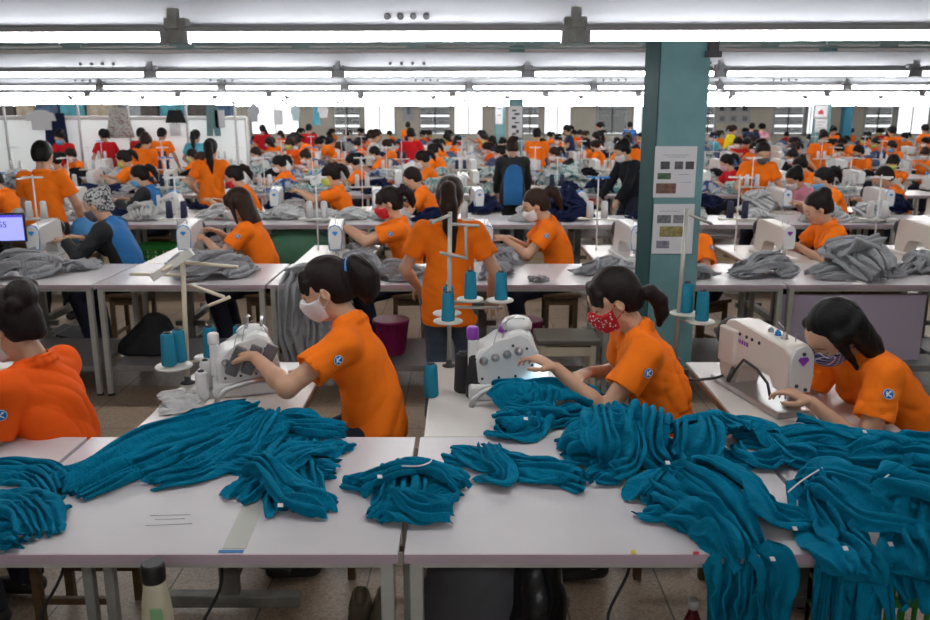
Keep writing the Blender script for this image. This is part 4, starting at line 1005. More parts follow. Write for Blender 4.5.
# columns
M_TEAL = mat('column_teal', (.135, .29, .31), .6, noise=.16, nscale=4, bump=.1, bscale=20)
M_TEAL_SHADE = mat('column_teal_dark', (.018, .075, .08), .8, noise=.1, nscale=4, spec=.1)  # column teal darkened to paint the shade on its left side
pl = MB().box((1.11, 4.53, ZC / 2), (.25, .36, ZC), bev=.004); o = pl.ob('column_near', M_TEAL); tag(o, kind='structure')
MB().box((.983, 4.53, ZC / 2), (.006, .352, ZC - .01)).ob('column_side', M_TEAL_SHADE, o)  # thin slab in darker teal paints the shade on the column's left side
MB().box((1.24, 4.34, 2.20), (.05, .04, .07)).box((1.24, 4.325, 2.17), (.08, .02, .03)).ob('clip', M_DARK, o)
for i, (px, Y, w) in enumerate(((516, 17.2, .28), (500, 30., .36), (822, 24., .36), (847, 30.5, .30))):
    d = Y * CP; o = MB().box(((px - 465) * d / F, Y, ZC / 2), (w, w, ZC)).ob('column_far_%s' % 'abcd'[i], M_TEAL if i != 3 else mat('column_blue', (.01, .16, .26), .5)); tag(o, kind='structure')
# notices on the columns and back wall
M_PAPER = mat('paper', (.66, .67, .70), .6, noise=.03); M_INK = mat('ink', (.05, .05, .06), .7)
def notice(px, py, Y, w, h, label, shapes=(), m=M_PAPER):
    p = aty(px, py, Y); t = empty('notice', (p[0], p[1], p[2])); tag(t, label, 'notice')
    MB().box((0, 0, 0), (w, .004, h)).ob('sheet', m, t)
    for nm, c, x, z, a, b in shapes: MB().box((x * w, -.004, z * h), (a * w, .003, b * h)).ob(nm, mat('print_' + nm + '_' + str(c), c, .6, noise=.5, nscale=60), t)
    return t
ph = 'photo'; ln = 'text_line'
tl = (.28, .30, .34)
notice(675, 172, 4.340, .215, .262, 'upper photo sheet taped on the teal column',
       [(ph, (.05, .05, .06), -.25, .13, .22, .15), (ph, (.09, .09, .11), .08, .13, .20, .15), (ph, (.05, .05, .07), .34, .13, .2, .15), (ph, (.05, .11, .05), -.26, -.08, .32, .12),
        (ph, (.16, .08, .06), -.2, -.32, .48, .20), (ln, tl, 0, .33, .6, .010), (ln, tl, .0, .29, .45, .010), (ln, tl, .22, -.05, .3, .010), (ln, tl, .25, -.2, .3, .008)])
notice(673, 229, 4.339, .212, .262, 'lower photo sheet taped on the teal column',
       [(ph, (.13, .14, .15), -.24, .20, .34, .16), (ph, (.20, .20, .22), .16, .20, .34, .16), (ph, (.26, .22, .08), -.02, -.05, .62, .21), (ph, (.20, .20, .25), -.24, -.31, .32, .15), (ln, tl, -.1, .36, .5, .01)])
notice(515.5, 122, 17.04, .27, .62, 'white vertical sign with dark lettering on the middle teal column', [(ln, (.04, .04, .05), -.1, .36, .3, .05), (ln, (.04, .04, .05), .1, .25, .4, .06), (ln, (.04, .04, .05), -.12, .12, .3, .07), (ln, (.04, .04, .05), .1, -.02, .35, .04), (ln, (.04, .04, .05), -.1, -.15, .35, .09), (ln, (.04, .04, .05), .15, -.3, .2, .1), (ln, (.04, .04, .05), -.1, -.38, .3, .06)])
notice(499, 113, 29.8, .26, .75, 'small white sheet on the slim far column', [(ln, (.3, .35, .4), 0, .2, .5, .06), (ln, (.3, .35, .4), 0, -.1, .5, .06)])
notice(821, 112, 23.78, .36, .36, 'sheet with a red flower mark on the far column', [('red_mark', (.6, .05, .06), 0, -.05, .4, .25), ('red_mark', (.6, .05, .06), 0, .1, .12, .2)])
notice(821, 125, 23.78, .34, .40, 'lower white sheet on the far column', [(ln, tl, 0, .2, .6, .05), (ln, tl, -.1, 0, .5, .05), (ln, tl, 0, -.2, .6, .05)])
k = 0
for j in range(2):
    for i in range(3):
        notice(722 + i * 11.5, 108.5 + j * 10, YB - .08, .48, .40, '%s framed picture of the %s row in the board on the cream wall' % (('left', 'middle', 'right')[i], ('upper', 'lower')[j]), [(ph, (.14, .14, .15) if j == 0 else (.32, .34, .33), 0, 0, .45, .5)])
notice(408, 110, YB - .08, .5, .95, 'tall pale poster between two bright windows', [(ph, (.25, .35, .45), .05, .05, .3, .5)])
# ---------------------------------------------------------------- ceiling: trays and tube lamps
M_TRAY = mat('tray_grey', (.37, .38, .41), .4, metal=.35, noise=.06, nscale=2)
M_CEILT = mat('pipe_teal', (.34, .48, .48), .5)
M_TUBE = mat('tube_light', (1, 1, 1), .5, emis=44.)
M_BAT = mat('batten', (.75, .75, .75), .5); M_BATL = mat('lamp_batten', (.38, .38, .39), .6)
SL = -math.radians(1.6)
rowsY = [2.75 + 2.95 * k for k in range(10)]
TL = 1.2; tube = None
ci = 0
for k, Y in [(-2, -3.15), (-1, -.2)] + list(enumerate(rowsY)):  # negative rows are unseen lamps behind the camera, added as fill light
    zt = 2.112 + .004 * max(k, 0) + (.018 if 0 < k else 0); dY = 0
    half = min(XW - .4, .60 * max(Y, 0) + 2.2)
    root = empty('cable_tray', (0, Y + .10, zt)); tag(root, kind='structure'); root.name = 'beam_%s' % ('abcdefghijkl'[k + 2]); root.rotation_euler[2] = SL
    MB().box((0, 0, .088), (2 * half, .05, .115), bev=.004).box((0, -.02, .034), (2 * half, .10, .008)).ob('tray', M_TRAY, root)
    bo = MB()
    if k >= 0:
        for x0 in ([-.25, 2.0] if k == 0 else [-.5, 1.4, 3.1, -2.6, -4]):
            if k < 4:
                for i in range(4): bo.lathe([(.011, 0), (.011, .006), (.006, .009)], (x0 + i * (.042 if k == 0 else .075), -.028, .075), 10, (PI / 2, 0, 0))
        if k < 4: bo.ob('bolt', M_DARK, root)
    hg = MB(); n = 0
    off = {0: -.90, 1: -.83 - 1.245 * 3}.get(k, random.uniform(-.6, .6))
    i0 = int(math.floor((-half - off) / 1.245))
    for i in range(i0, i0 + int(2 * half / 1.245) + 2):
        xc = off + i * 1.245 + .62
        if abs(xc) + .6 > half: continue
        xa, ya = xc, Y - .06
        # rotate about row centre
        X, Yy = xa * math.cos(SL) + .06 * math.sin(SL), Y + xa * math.sin(SL) - .06
        if tube is None:
            tube = MB().tube([(-.575, 0, 0), (.575, 0, 0)], .0135, 10).mesh('tube'); bat = MB().box((0, .0, .024), (1.19, .035, .018), bev=.003).box((-.588, 0, .004), (.022, .03, .05), bev=.004).box((.588, 0, .004), (.022, .03, .05), bev=.004).mesh('batten')
        t = empty('hanging_tube_lamp', (X, Yy, zt), SL); t['_r'] = k; t['_i'] = i
        ob('tube', tube, M_TUBE, t); ob('batten', bat, M_BATL, t)
        if k < 0: tag(t, 'unseen white tube lamp added in the rows behind the camera', 'lamp', 'tube lamps over the near aisle')  # this whole group is added fill light, none of it in view
        n += 1
    MBH = MB()
    for i in range(i0, i0 + int(2 * half / 1.245) + 2):
        xh = off + i * 1.245
        if abs(xh) < half: MBH.box((xh, -.135, .035), (.07, .05, .05), bev=.005).box((xh, -.165, .0), (.05, .02, .035)).box((xh, -.165, .055), (.03, .03, .06))
    MBH.ob('bracket', M_TRAY if k else mat('bracket_zinc', (.35, .36, .34), .5, noise=.3), root)
    if k in (0, 1, 2):
        pt = MB().tube([(-half, .9, .24), (half, .9, .24)], .007, 8).tube([(-half, 1.6, .33), (half, 1.6, .33)], .02, 8)
        for i in range(int(-half), int(half)): pt.box((i * .9 + .2, 1.2, .30), (.10, .03, .03)).box((i * .9 + .5, .9, .26), (.14, .02, .03))
        pt.ob('pipe', M_CEILT, root)
for k in range(10):
    L = sorted([o for o in bpy.data.objects if o.get('_r') == k], key=lambda o: o.location.x)
    vis = []
    for o in L:
        d = o.location.y * CP - .25 * SP
        a, b = [465 + (o.location.x + s * .6) * F / d for s in (-1, 1)]
        if b > 0 and a < 930: vis.append(o)
        else: tag(o, 'white tube lamp hanging just outside the %s row seen overhead' % od(k), 'lamp', 'outer tube lamps')
    for j, o in enumerate(vis): tag(o, 'glowing white tube lamp, %s from the left in the %s overhead row' % (od(j), od(k)), 'lamp', 'tube lamps in the overhead rows')
for o in bpy.data.objects:
    for q in ('_r', '_i'):
        if q in o: del o[q]
# ================================================================ rows of tables
ROWY = [1.93, 5.38, 8.45, 11.6, 14.75, 17.9, 21.1, 24.3, 27.5, 30.7]
RN = ['front', 'second', 'third', 'fourth', 'fifth', 'sixth', 'seventh', 'eighth', 'ninth', 'tenth']
CE, CW = -.165, 1.15                       # column edge and pitch
def px_of(x, y, z=.8): d = y * CP - (z - CAMH) * SP; return 465 + x * F / d
NAMEC = lambda k, r: od(k)
def in_view(x, y, m=70): return -m < px_of(x, y) < 930 + m
# ---- front tables of each row, machine tables, stools
for r, Y in enumerate(ROWY):
    ks = [k for k in range(-30, 30) if in_view(CE + CW * k + .57, Y + (.4 if r else 0), 90 if r < 2 else 30)]
    if r == 0: ks = [-2, -1, 0, 1]
    if r < 4:
        for j, k in enumerate(ks):
            x = CE + CW * k
            work_table((x + .008, Y, 0), CW - .016, .795 if r == 0 else .80, 'white topped work table, %s from the left in the %s row' % (od(j), RN[r]), 'white work tables of the %s row' % RN[r], shelf=r > 0, cheap=r > 1)
    else:
        for j in range(0, len(ks), 2):
            x = CE + CW * ks[j]
            work_table((x, Y, 0), CW * 2 - .02, .80, 'long pale work table, %s from the left in the %s row' % (od(j // 2), RN[r]), 'work tables of the %s row' % RN[r], shelf=False, cheap=True, pink=False)
    if r < 5:
        for j, k in enumerate(ks):
            x = CE + CW * k
            machine_table((x + (.02 if r else {-2: .02, -1: .13, 0: .02, 1: .02}[k]), Y + (.80 if r == 0 else .82), 0), 'sewing machine bench, %s from the left behind the %s row of tables' % (od(j), RN[r]), 'sewing benches behind the %s row' % RN[r], w=.56, d=.90, cheap=r > 2)
# ================================================================ front people
def lc(loc, rz_, p): a = -rz_; x, y = p[0] - loc[0], p[1] - loc[1]; return (x * math.cos(a) - y * math.sin(a), x * math.sin(a) + y * math.cos(a), p[2])
def front_person(key, loc, rz_, P, hl, hr, label, h=.0045, badge=True, **kw):
    P = dict(P); P['hl'] = lc(loc, rz_, hl); P['hr'] = lc(loc, rz_, hr)
    o, J = person(key, P, h, (loc[0], loc[1], 0), rz_, label, **kw)
    if badge:
        sh, el = J['shl'], J['ell']; d = unit(el - sh); n = P.get('badge_n', unit(np.cross(d, (0, 0, 1.)) )); n = unit(np.array(n) - d * (np.array(n) @ d))
        if n[0] > 0: n = -n
        emblem([c for c in o.children if c.name.startswith('shirt')][0], sh + d * P.get('badge_t', .07) + n * .072, n, np.array([0, 0, 1.]))
    return o, J
HB = math.pi / 2
W1 = (-.365, 3.22); W2 = (.82, 3.22); W3 = (1.72, 3.05); W0 = (-1.46, 2.84)
front_person('w1', W1, HB, dict(pelvis=(0, 0, .62), lean=(.10, .30), hpitch=.42, fringe=True, hair='pony', tail=.03, tailr=.056, tailpts=[(0, -.105, .035), (0, -.140, .03), (0, -.160, -.015), (.0, -.150, -.065), (0, -.13, -.115)], curll=.35, polel=(-1, -.1, -.55), poler=(.6, .1, -1), seed=3, ua=.27, fa=.25),
             aty(255, 357, 3.10), aty(283, 377, 3.42), 'woman in orange polo and white mask, puffy ponytail held by a blue tie', mask='white', hair='dark')
front_person('w2', W2, HB + .05, dict(pelvis=(0, 0, .60), lean=(.10, .42), hpitch=.50, fringe=True, hair='pony', tailpts=[(0, -.10, -.03), (0, -.142, -.045), (0, -.158, -.09), (.0, -.145, -.14), (0, -.115, -.18)], tailr=.030, polel=(-.4, -.25, -1.2), poler=(.6, .1, -1), seed=9, ua=.28, fa=.25, curll=.5),
             aty(556, 368, 3.02), aty(590, 372, 3.35), 'woman in orange polo with red patterned mask and fringe at the overlock machine', mask='red_print', hair='dark')
front_person('w3', W3, HB + .12, dict(pelvis=(0, 0, .62), lean=(.28, .70), hpitch=.85, hyaw=.25, hroll=-.15, hair='bob', fringe=False, badge_n=(-1, .15, .55), badge_t=.075, polel=(-.4, -.2, -1.), poler=(.5, .2, -1), seed=5, ua=.28, fa=.25, curll=.5),
             aty(811, 402, 2.84), aty(797, 384, 3.05), 'woman with loose bob hair and checked mask bending over her sewing machine', mask='check', hair='black')
front_person('w0', W0, HB - .12, dict(pelvis=(0, 0, .56), lean=(.06, .24), hpitch=.45, hair='bun', fringe=False, polel=(-.5, -.2, -1.), poler=(.6, .1, -1), seed=12, ua=.28, fa=.25, w=1.05),
             aty(-30, 405, 2.80), aty(-60, 385, 3.1), 'woman in deep orange polo with dark hair bun at the left edge, back half turned', mask='white', hair='dark', shirt='deep_orange')
o_t = MB().lathe([(.030, -.010), (.044, -.006), (.044, .006), (.030, .010)], (0, 0, 0), 18, (PI / 2, 0, 0))
w1 = [o for o in bpy.data.objects if o.name == 'person'][0]
J1 = PROTO['w1']['J']; p = J1['head'] + J1['H'] @ np.array([0, -.112, .040]); o_t.ob('hair_tie', M_BLUE, [c for c in w1.children if c.name.startswith('hair')][0], tuple(p))
w2 = [o for o in bpy.data.objects if o.name.startswith('person')][1]
J2 = PROTO['w2']['J']; p = J2['head'] + J2['H'] @ np.array([0, -.116, -.035]); MB().lathe([(.020, -.010), (.028, -.005), (.028, .005), (.020, .010)], (0, 0, 0), 18, (PI / 2, 0, 0)).ob('hair_tie', M_FOOT, [c for c in w2.children if c.name.startswith('hair')][0], tuple(p))
for (w, nm) in ((W1, 'woman in the white mask'), (W2, 'woman in the red mask'), (W3, 'woman with the bob hair'), (W0, 'woman with the hair bun')):
    s_ = stool((w[0] + .03, w[1], .03), 'low wooden stool under the ' + nm); s_.location.z = 0
# ================================================================ machines at the front
lockstitch((aty(789, 395, 2.97)[0], 3.0, TT), .22, 'cream sewing machine with purple diamond mark beside the bob haired woman')
ov = overlock((.165, 3.20, TT), 0, 'white overlock machine with purple caps at the red masked woman'); ov.scale = (1.08, 1.08, 1.12); MB().lathe([(.056, 0), (.056, .018), (.045, .034), (.02, .043)], (.038, .0, .243), 22).ob('dome', M_MACHW, ov)
ov2 = overlock((aty(244, 368, 3.2)[0], 3.25, TT), .3, 'pale overlock machine with grey clamps at the white masked woman', body=M_MACHW, accent=M_WHITEP)
g = MB()
for i in range(3): g.box((-.045 + .06 * i, -.115, .155), (.046, .03, .12), rot=(0, .45, 0), bev=.006)
g.ob('clamp', mat('clamp_grey', (.10, .10, .11), .45), ov2)
MB().tube([(0, 0, .22), (.01, 0, .30), (.02, 0, .31)], .008, 8).tube([(.06, .02, .22), (.07, .02, .30)], .006, 8).ob('knob', M_STEEL, ov2)
led = bpy.data.lights.new('machine_led', 'SPOT'); led.energy = 9; led.color = (.75, .92, 1); led.spot_size = 1.7; led.spot_blend = .7; led.shadow_soft_size = .01
lo = bpy.data.objects.new('machine_led', led); COL.objects.link(lo); lo.location = (.335, 3.10, TT + .20); lo.rotation_euler = (.35, .1, 0)
MB().box((.13, -.07, .13), (.02, .012, .012), bev=.002).ob('led', mat('led_cool', (.7, .9, 1), .5, emis=6), ov)
# cones and stands at the front
cone(tuple(atz(431, 396, TT)), 'teal thread cone standing alone on the cream bench corner')
for i, (px, py) in enumerate(((463, 391), (476, 397))):
    cone(tuple(atz(px, py, TT)), ('rear' if i == 0 else 'nearer') + ' black thread cone in front of the overlock machine', M_BLACKT, s=1.35 if i else 1.2)
ws = (.78, .78, .80)
M_WT = mat('thread_white', (.72, .72, .74), .75, bump=.5, bscale=400)
cone(tuple(atz(203, 399, TT)), 'nearer white thread cone with dark band beside grey cloth', M_WT, s=.85); cone(tuple(atz(207, 387, TT)), 'rear white thread cone with dark band beside grey cloth', M_WT, s=.85)
# stand 1 (left, cream pole)
Ys = 3.55
def A(px, py, Y=Ys): return tuple(aty(px, py, Y))
b0 = atz(188, 383, TT); Y1 = b0[1]
s1 = thread_stand(tuple(b0), A(182, 253, Y1), 'cream thread stand with slanted top bar at the white masked woman', m=M_POLEC, r=.010,
    arms=[[A(162, 271, Y1 - .1), A(183, 259, Y1)], [A(183, 262, Y1), A(238, 267, Y1 - .05)], [A(130, 274, Y1), A(186, 275, Y1)], [A(190, 285, Y1), A(224, 297, Y1 - .1)], [A(208, 306, Y1 - .1), A(230, 297, Y1 - .1)]],
    trays=[(A(174, 367, Y1 - .1), .072), (A(209, 358, Y1 + .05), .06)])
MB().box((0, 0, 0), (.03, .02, .20), rot=(0, 1.0, 0)).ob('top_bar', M_PLATE, s1, tuple(Vector(A(172, 265, Y1 - .05)) - Vector(b0)))
for (px, py, yy, l) in ((169.5, 365, Y1 - .12, 'left teal thread cone on the white tray of the cream stand'), (180, 361, Y1 - .07, 'right teal thread cone on the white tray of the cream stand'), (211, 357, Y1 + .05, 'single teal thread cone behind the white thread cones')):
    cone(A(px, py, yy), l, tilt=0, s=.98)
cone(tuple(aty(240, 352, Y1 + .25)), 'teal thread cone mostly hidden behind the clamped overlock machine', s=.9)
# stand 2 (centre)
b0 = atz(449, 366, TT); Y2 = b0[1]
s2 = thread_stand(tuple(b0), A(450, 212, Y2), 'grey thread stand with four teal cones at the overlock machine', m=M_POLE, r=.010,
    arms=[[A(431, 223, Y2 - .12), A(450, 215, Y2)], [A(450, 224, Y2), A(479, 226, Y2)], [A(440, 253, Y2), A(466, 258, Y2 - .05)], [A(449, 307, Y2), A(503, 308, Y2)], [A(466, 226, Y2), A(466, 260, Y2 - .02)]],
    trays=[(A(448, 322, Y2 - .10), .062), (A(447, 314, Y2 + .06), .062), (A(470, 300, Y2 + .02), .058), (A(500, 301, Y2 - .0), .058)])
for (px, py, yy, l) in ((448, 321, Y2 - .10, 'lowest'), (448.5, 313, Y2 + .06, 'half hidden'), (470.5, 299, Y2 + .02, 'upper middle'), (501, 300, Y2, 'right hand')):
    cone(A(px, py, yy), l + ' teal thread cone on the grey thread stand', s=.93)
# stand 3 (beside the column)
b0 = atz(667, 352, TT); b0 = np.array(A(672, 352, 3.72)); b0[2] = TT; Y3 = 3.66
b0[1] = Y3
s3 = thread_stand(tuple(b0), A(687, 208, Y3), 'grey leaning thread stand with two teal cones in front of the column', m=M_POLE, r=.010,
    arms=[[A(685, 213, Y3), A(712, 224, Y3)]], trays=[(A(684, 314, Y3), .062), (A(700, 322, Y3 - .05), .062)])
for (px, py, yy, l) in ((686, 312, Y3, 'left'), (701.5, 320.5, Y3 - .05, 'right')): cone(A(px, py, yy), l + ' teal thread cone on the leaning stand by the column', s=1.0)
# white strings
def string(pts, name, label, m=M_TAG, r=.0022):
    Q = crom([atz(p[0], p[1], TT + p[2]) for p in pts], 6); o = MB().tube([tuple(q) for q in Q], r, 6).ob(name, m); tag(o, label, 'cord'); return o
string([(788, 492, .11), (800, 482, .12), (812, 474, .125), (822, 468, .12)], 'drawstring', 'white drawstring lying over the draped teal heap')
string([(765, 505, .01), (778, 508, .012), (790, 512, .02), (797, 500, .04), (795, 516, .03), (785, 518, .01)], 'drawstring', 'thin pale loop of drawstring between the two draped heaps', mat('string_grey', (.35, .4, .42), .7))
string([(402, 466, .10), (418, 466, .11), (430, 462, .105), (433, 455, .10)], 'drawstring', 'white drawstring on the round teal heap')
string([(882, 480, .16), (890, 474, .165), (899, 471, .16)], 'drawstring', 'short white drawstring on the rightmost teal heap')
# marks on the left front table
M_TAPE = mat('tape_grey', (.50, .50, .46), .5); M_BT = mat('tape_blue', (.0, .16, .45), .5)
def flat(pxs, name, label, m, z=.0015, cat='tape'):
    P = [atz(x, y, TT) for x, y in pxs]; c = sum(P) / len(P)
    o = MB().prism([(p[0] - c[0], p[1] - c[1]) for p in P], .0012).ob(name, m, None, (c[0], c[1], TT + .0004)); tag(o, label, cat); return o
flat([(222, 549), (246, 549), (265, 503), (244, 503)], 'tape_strip', 'wide pale grey tape strip on the left front table', M_TAPE)
flat([(218, 553), (243, 553), (244, 550.5), (219, 550.5)], 'tape_strip', 'narrow blue tape strip at the table edge', M_BT)
flat([(631, 555), (636, 554), (635, 550), (631, 551)], 'sticker', 'tiny yellow sticker on the front table edge', mat('yellow', (.7, .55, .02), .5), cat='sticker')
flat([(693, 555), (699, 555), (699, 552), (693, 552)], 'sticker', 'tiny red sticker on the front table edge', mat('redst', (.6, .05, .04), .5), cat='sticker')
pm = mat('pencil', (.50, .49, .52), .7)
for i, (a, b) in enumerate((((150, 516), (190, 515)), ((145, 526), (192, 524)), ((155, 520), (185, 519)))):
    w = .28; flat([(a[0], a[1]), (b[0], b[1]), (b[0], b[1] - w), (a[0], a[1] - w)], 'pencil_line', ('upper', 'lower', 'middle')[i] + ' faint pencil line on the left front table', pm, cat='mark')
o = MB().box((0, 0, .004), (.03, .012, .007), rot=(0, 0, .2), bev=.002).ob('cloth_scrap', C_TEAL, None, tuple(atz(448, 513, TT))); tag(o, 'tiny teal scrap on the table beside the round heap', 'scrap')
# grey folded cloth left machine table
# ================================================================ below the front tables
def shoe(loc, rz_, label, c=(.10, .085, .05)):
    f = Field((-.07, -.16, -.01), (.07, .17, .14), .006); f.cone((0, -.09, .05), (0, .10, .03), .042, .036, .03); f.cone((0, -.10, .06), (0, -.11, .10), .036, .034, .03)
    f.ell((0, -.085, .12), (.026, .045, .05), None, .01, sub=True); f.halfspace((0, 0, .001), (0, 0, -1))
    o = ob('shoe', npmesh('shoe', *f.surf(1)), mat('shoe_olive', c, .6), None, loc, (0, 0, rz_)); tag(o, label, 'shoe')
p = atz(360, 625, 0)
shoe((aty(358, 600, 2.75)[0], 2.72, 0), PI, 'left olive slip-on shoe on the floor under the front table'); shoe((aty(380, 600, 2.75)[0], 2.73, 0), PI - .1, 'right olive slip-on shoe on the floor under the front table')
def blob(name, c, r, m, label, cat, vox=.01, amp=.008, seed=3, parts=(), fl=.002):
    f = Field(np.array(c) - np.array(r) - .05, np.array(c) + np.array(r) + .08, vox); f.ell(c, r, None, .02)
    for q, rr in parts: f.ell(q, rr, None, .04)
    f.wrinkle(amp, 18, seed); f.halfspace((0, 0, fl), (0, 0, -1)); o = ob(name, npmesh(name, *f.surf(1)), m); tag(o, label, cat); return o
q = aty(478, 600, 2.35); blob('cloth_sack', (q[0], 2.42, .20), (.20, .16, .45), mat('sack_grey', (.075, .075, .085), .7), 'dark grey cloth sack under the middle front table', 'sack', parts=[((q[0], 2.42, .10), (.22, .18, .2))])
q = aty(537, 590, 2.3); blob('garbage_bag', (q[0], 2.36, .28), (.10, .12, .32), mat('bag_black', (.01, .01, .012), .22), 'glossy black plastic bag under the middle front table', 'bag', seed=5, amp=.012)
bt = aty(694, 600, 2.25); b_ = empty('drink_bottle', (bt[0], 2.25, .205)); tag(b_, 'red drink bottle with white cap under the front table', 'bottle')
MB().lathe([(.028, 0), (.033, .006), (.033, .05), (.030, .07), (.033, .09), (.033, .15), (.014, .20), (.013, .215)], n=20).ob('body', mat('bottle_red', (.20, .02, .03), .2, trans=.2), b_)
MB().lathe([(.016, .212), (.016, .238), (.012, .24)], n=18).ob('cap', M_WHITEP, b_); MB().lathe([(.0335, .06), (.0338, .12)], n=20).ob('wrapper', mat('lab_red', (.35, .03, .05), .4), b_)
bx = MB(); bx.box((0, 0, .10), (.32, .24, .20), bev=.004); o = bx.ob('carton', mat('carton', (.17, .11, .06), .8), None, (bt[0] - .02, 2.28, 0)); tag(o, 'brown carton under the front table holding a red bottle', 'box')
def crate(loc, w, d, h, label, m, rz_=0.):
    t = empty('plastic_crate', loc, rz_); tag(t, label, 'crate'); b = MB()
    b.box((0, 0, .01), (w, d, .02))
    for s, L, ax in ((-1, w, 0), (1, w, 0), (-1, d, 1), (1, d, 1)):
        for zz in np.linspace(.03, h - .02, 6):
            if ax == 0: b.box((0, s * d / 2, zz), (L, .012, .018))
            else: b.box((s * w / 2, 0, zz), (.012, L, .018))
        n = int(L / .04)
        for i in range(n + 1):
            u = -L / 2 + L * i / n
            if ax == 0: b.box((u, s * d / 2, h / 2), (.010, .010, h))
            else: b.box((s * w / 2, u, h / 2), (.010, .010, h))
    b.ob('basket', m, t); MB().box((0, -d / 2, h), (w + .03, .03, .03), bev=.004).box((0, d / 2, h), (w + .03, .03, .03), bev=.004).box((-w / 2, 0, h), (.03, d, .03), bev=.004).box((w / 2, 0, h), (.03, d, .03), bev=.004).ob('rim', m, t); return t
M_GREEN = mat('crate_green', (.015, .22, .03), .45)
q = aty(915, 585, 2.3); crate((q[0] + .02, 2.42, 0), .42, .34, .55, 'bright green plastic crate under the right front table', M_GREEN)
# thermos bottle nearer than the tables, standing on a stool
q = aty(156, 600, 1.84); s_ = stool((q[0], 1.84, 0), 'low stool in front of the tables carrying the bottle'); 
b_ = empty('thermos_bottle', (q[0], 1.84, .508)); tag(b_, 'cream water bottle with black cap in front of the left table', 'bottle')
MB().lathe([(.036, 0), (.038, .01), (.038, .15), (.034, .19), (.028, .225), (.026, .25)], n=24).ob('body', mat('bottle_cream', (.62, .58, .42), .35), b_)
MB().lathe([(.028, .245), (.029, .25), (.029, .285), (.024, .292)], n=24).ob('cap', mat('cap_black', (.015, .015, .015), .4), b_)
MB().box((.012, -.036, .17), (.03, .006, .04), bev=.002).ob('sticker', mat('sticker_green', (.25, .5, .25), .5), b_)
b_.scale = (1., 1., 1.03); s_.scale = (.8, .8, 1.08)
for i, (px, Yc) in enumerate(((215, 2.6), (620, 2.7), (60, 2.7))):
    q = aty(px, 600, Yc); cb = [(q[0], Yc, .55), (q[0] + .03, Yc, .3), (q[0] - .05, Yc - .05, .10), (q[0] + .1, Yc - .1, .012), (q[0] + .28, Yc - .08, .012)]
    o = MB().tube([tuple(c) for c in crom(cb, 6)], .006, 8).ob('power_cable', M_DARK); tag(o, 'black cable hanging under the %s front table' % ('left', 'middle', 'far left')[i], 'cable')
# ================================================================ garment heaps on the rows behind
HE = {}
def heap(x, y, v, m, label, group=None, s=1., rz_=0., sub=0, z=TT):
    k = (v, sub)
    if sub and k not in HE: HE[k] = HV[v].copy()
    o = ob('garment_heap', HV[v], m, None, (x, y, z + .004), (0, 0, rz_)); o.scale = (s, s, s); tag(o, label, 'garment heap', group)
    if sub: md = o.modifiers.new('s', 'SUBSURF'); md.levels = md.render_levels = 1
    return o
def wp(px, Y, z=TT):
    d = Y * CP - (z - CAMH) * SP; return (px - 465) * d / F
for px, Y, v, s, rz_, l in ((25, 5.68, 2, 1.05, .1, 'wide grey garment heap below the monitor on the second row'), (78, 5.95, 3, .9, .5, 'small grey garment heap beside the head-scarfed worker'), (222, 5.68, 2, 1.0, .2, 'broad grey garment heap in front of the machine with blue rim'), (196, 5.98, 0, .9, -.5, 'grey garment heap tucked behind the broad one at the blue rimmed machine'), (362, 5.80, 1, .8, .9, 'tall grey garment heap behind the head of the white masked woman'), (397, 5.58, 2, .75, -.7, 'grey garment heap at the hip of the standing woman'), (496, 5.72, 0, .72, 1.2, 'loose grey garment heap beside the standing woman on the table'),
                            (505, 6.15, 1, .62, .3, 'grey garment heap under the hands of the pale masked worker'), (609, 5.75, 0, .85, 0, 'grey garment heap on the table left of the teal column'), (690, 5.70, 3, 1.0, .4, 'grey garment heap half hidden behind the teal column'), (768, 5.72, 2, .92, -.1, 'grey garment heap right of the teal column'), (858, 5.70, 1, 1.35, .1, 'large grey garment heap in front of the unmasked worker'), (922, 5.90, 0, 1.0, .6, 'grey garment heap at the right end of the second row')):
    heap(wp(px, Y), Y, v, C_GREY, l, 'grey garment heaps on the second row', s, rz_, 1)
heap(wp(537, 5.50), 5.50, 3, C_GREY, 'thin grey garment lying alone on the shiny table', s=.45, rz_=.2, sub=1)
rowmats = {2: [C_LGREY, C_LGREY, C_LGREY, C_NAVY, C_LGREY], 3: [C_MINT, C_LGREY, C_NAVY, C_MINT, C_BLUEW], 4: [C_LGREY, C_MINT, C_BLUEW, C_BLACK], 5: [C_LGREY, C_DENIM, C_MINT], 6: [C_LGREY, C_DENIM, C_NAVY], 7: [C_GREY, C_LGREY, C_DENIM], 8: [C_LGREY, C_GREY], 9: [C_LGREY, C_DENIM]}
cn = {id(C_LGREY): 'pale grey', id(C_NAVY): 'navy', id(C_MINT): 'mint print', id(C_BLUEW): 'blue and white print', id(C_BLACK): 'black', id(C_DENIM): 'faded blue', id(C_GREY): 'grey'}
R = random.Random(11)
PARTX = lambda Y: wp(248, Y, 1.)
for r in range(2, 10):
    Y = ROWY[r]; L = []
    ks = [k for k in range(-30, 30) if in_view(CE + CW * k + .57, Y, 10)]
    for k in ks:
        for t in ((.12, .48, .83) if r < 5 else (.25, .75)):
            x = CE + CW * (k + t) + R.uniform(-.08, .08)
            if r > 4 and x < PARTX(Y): continue
            if R.random() < .12: continue
            L.append((x, Y + R.uniform(.26, .52), R.choice([0, 1, 2, 2]), R.uniform(.8, 1.05) * (1.1 if r > 4 else 1), R.choice(rowmats[r])))
    L.sort(key=lambda q: q[0])
    for j, (x, y, v, s, m) in enumerate(L):
        heap(x, y, v, m, '%s garment heap, %s from the left on the %s row' % (cn[id(m)], od(j), RN[r]), 'garment heaps on the %s row' % RN[r], s, R.uniform(-.5, .5), 1 if r == 2 else 0)
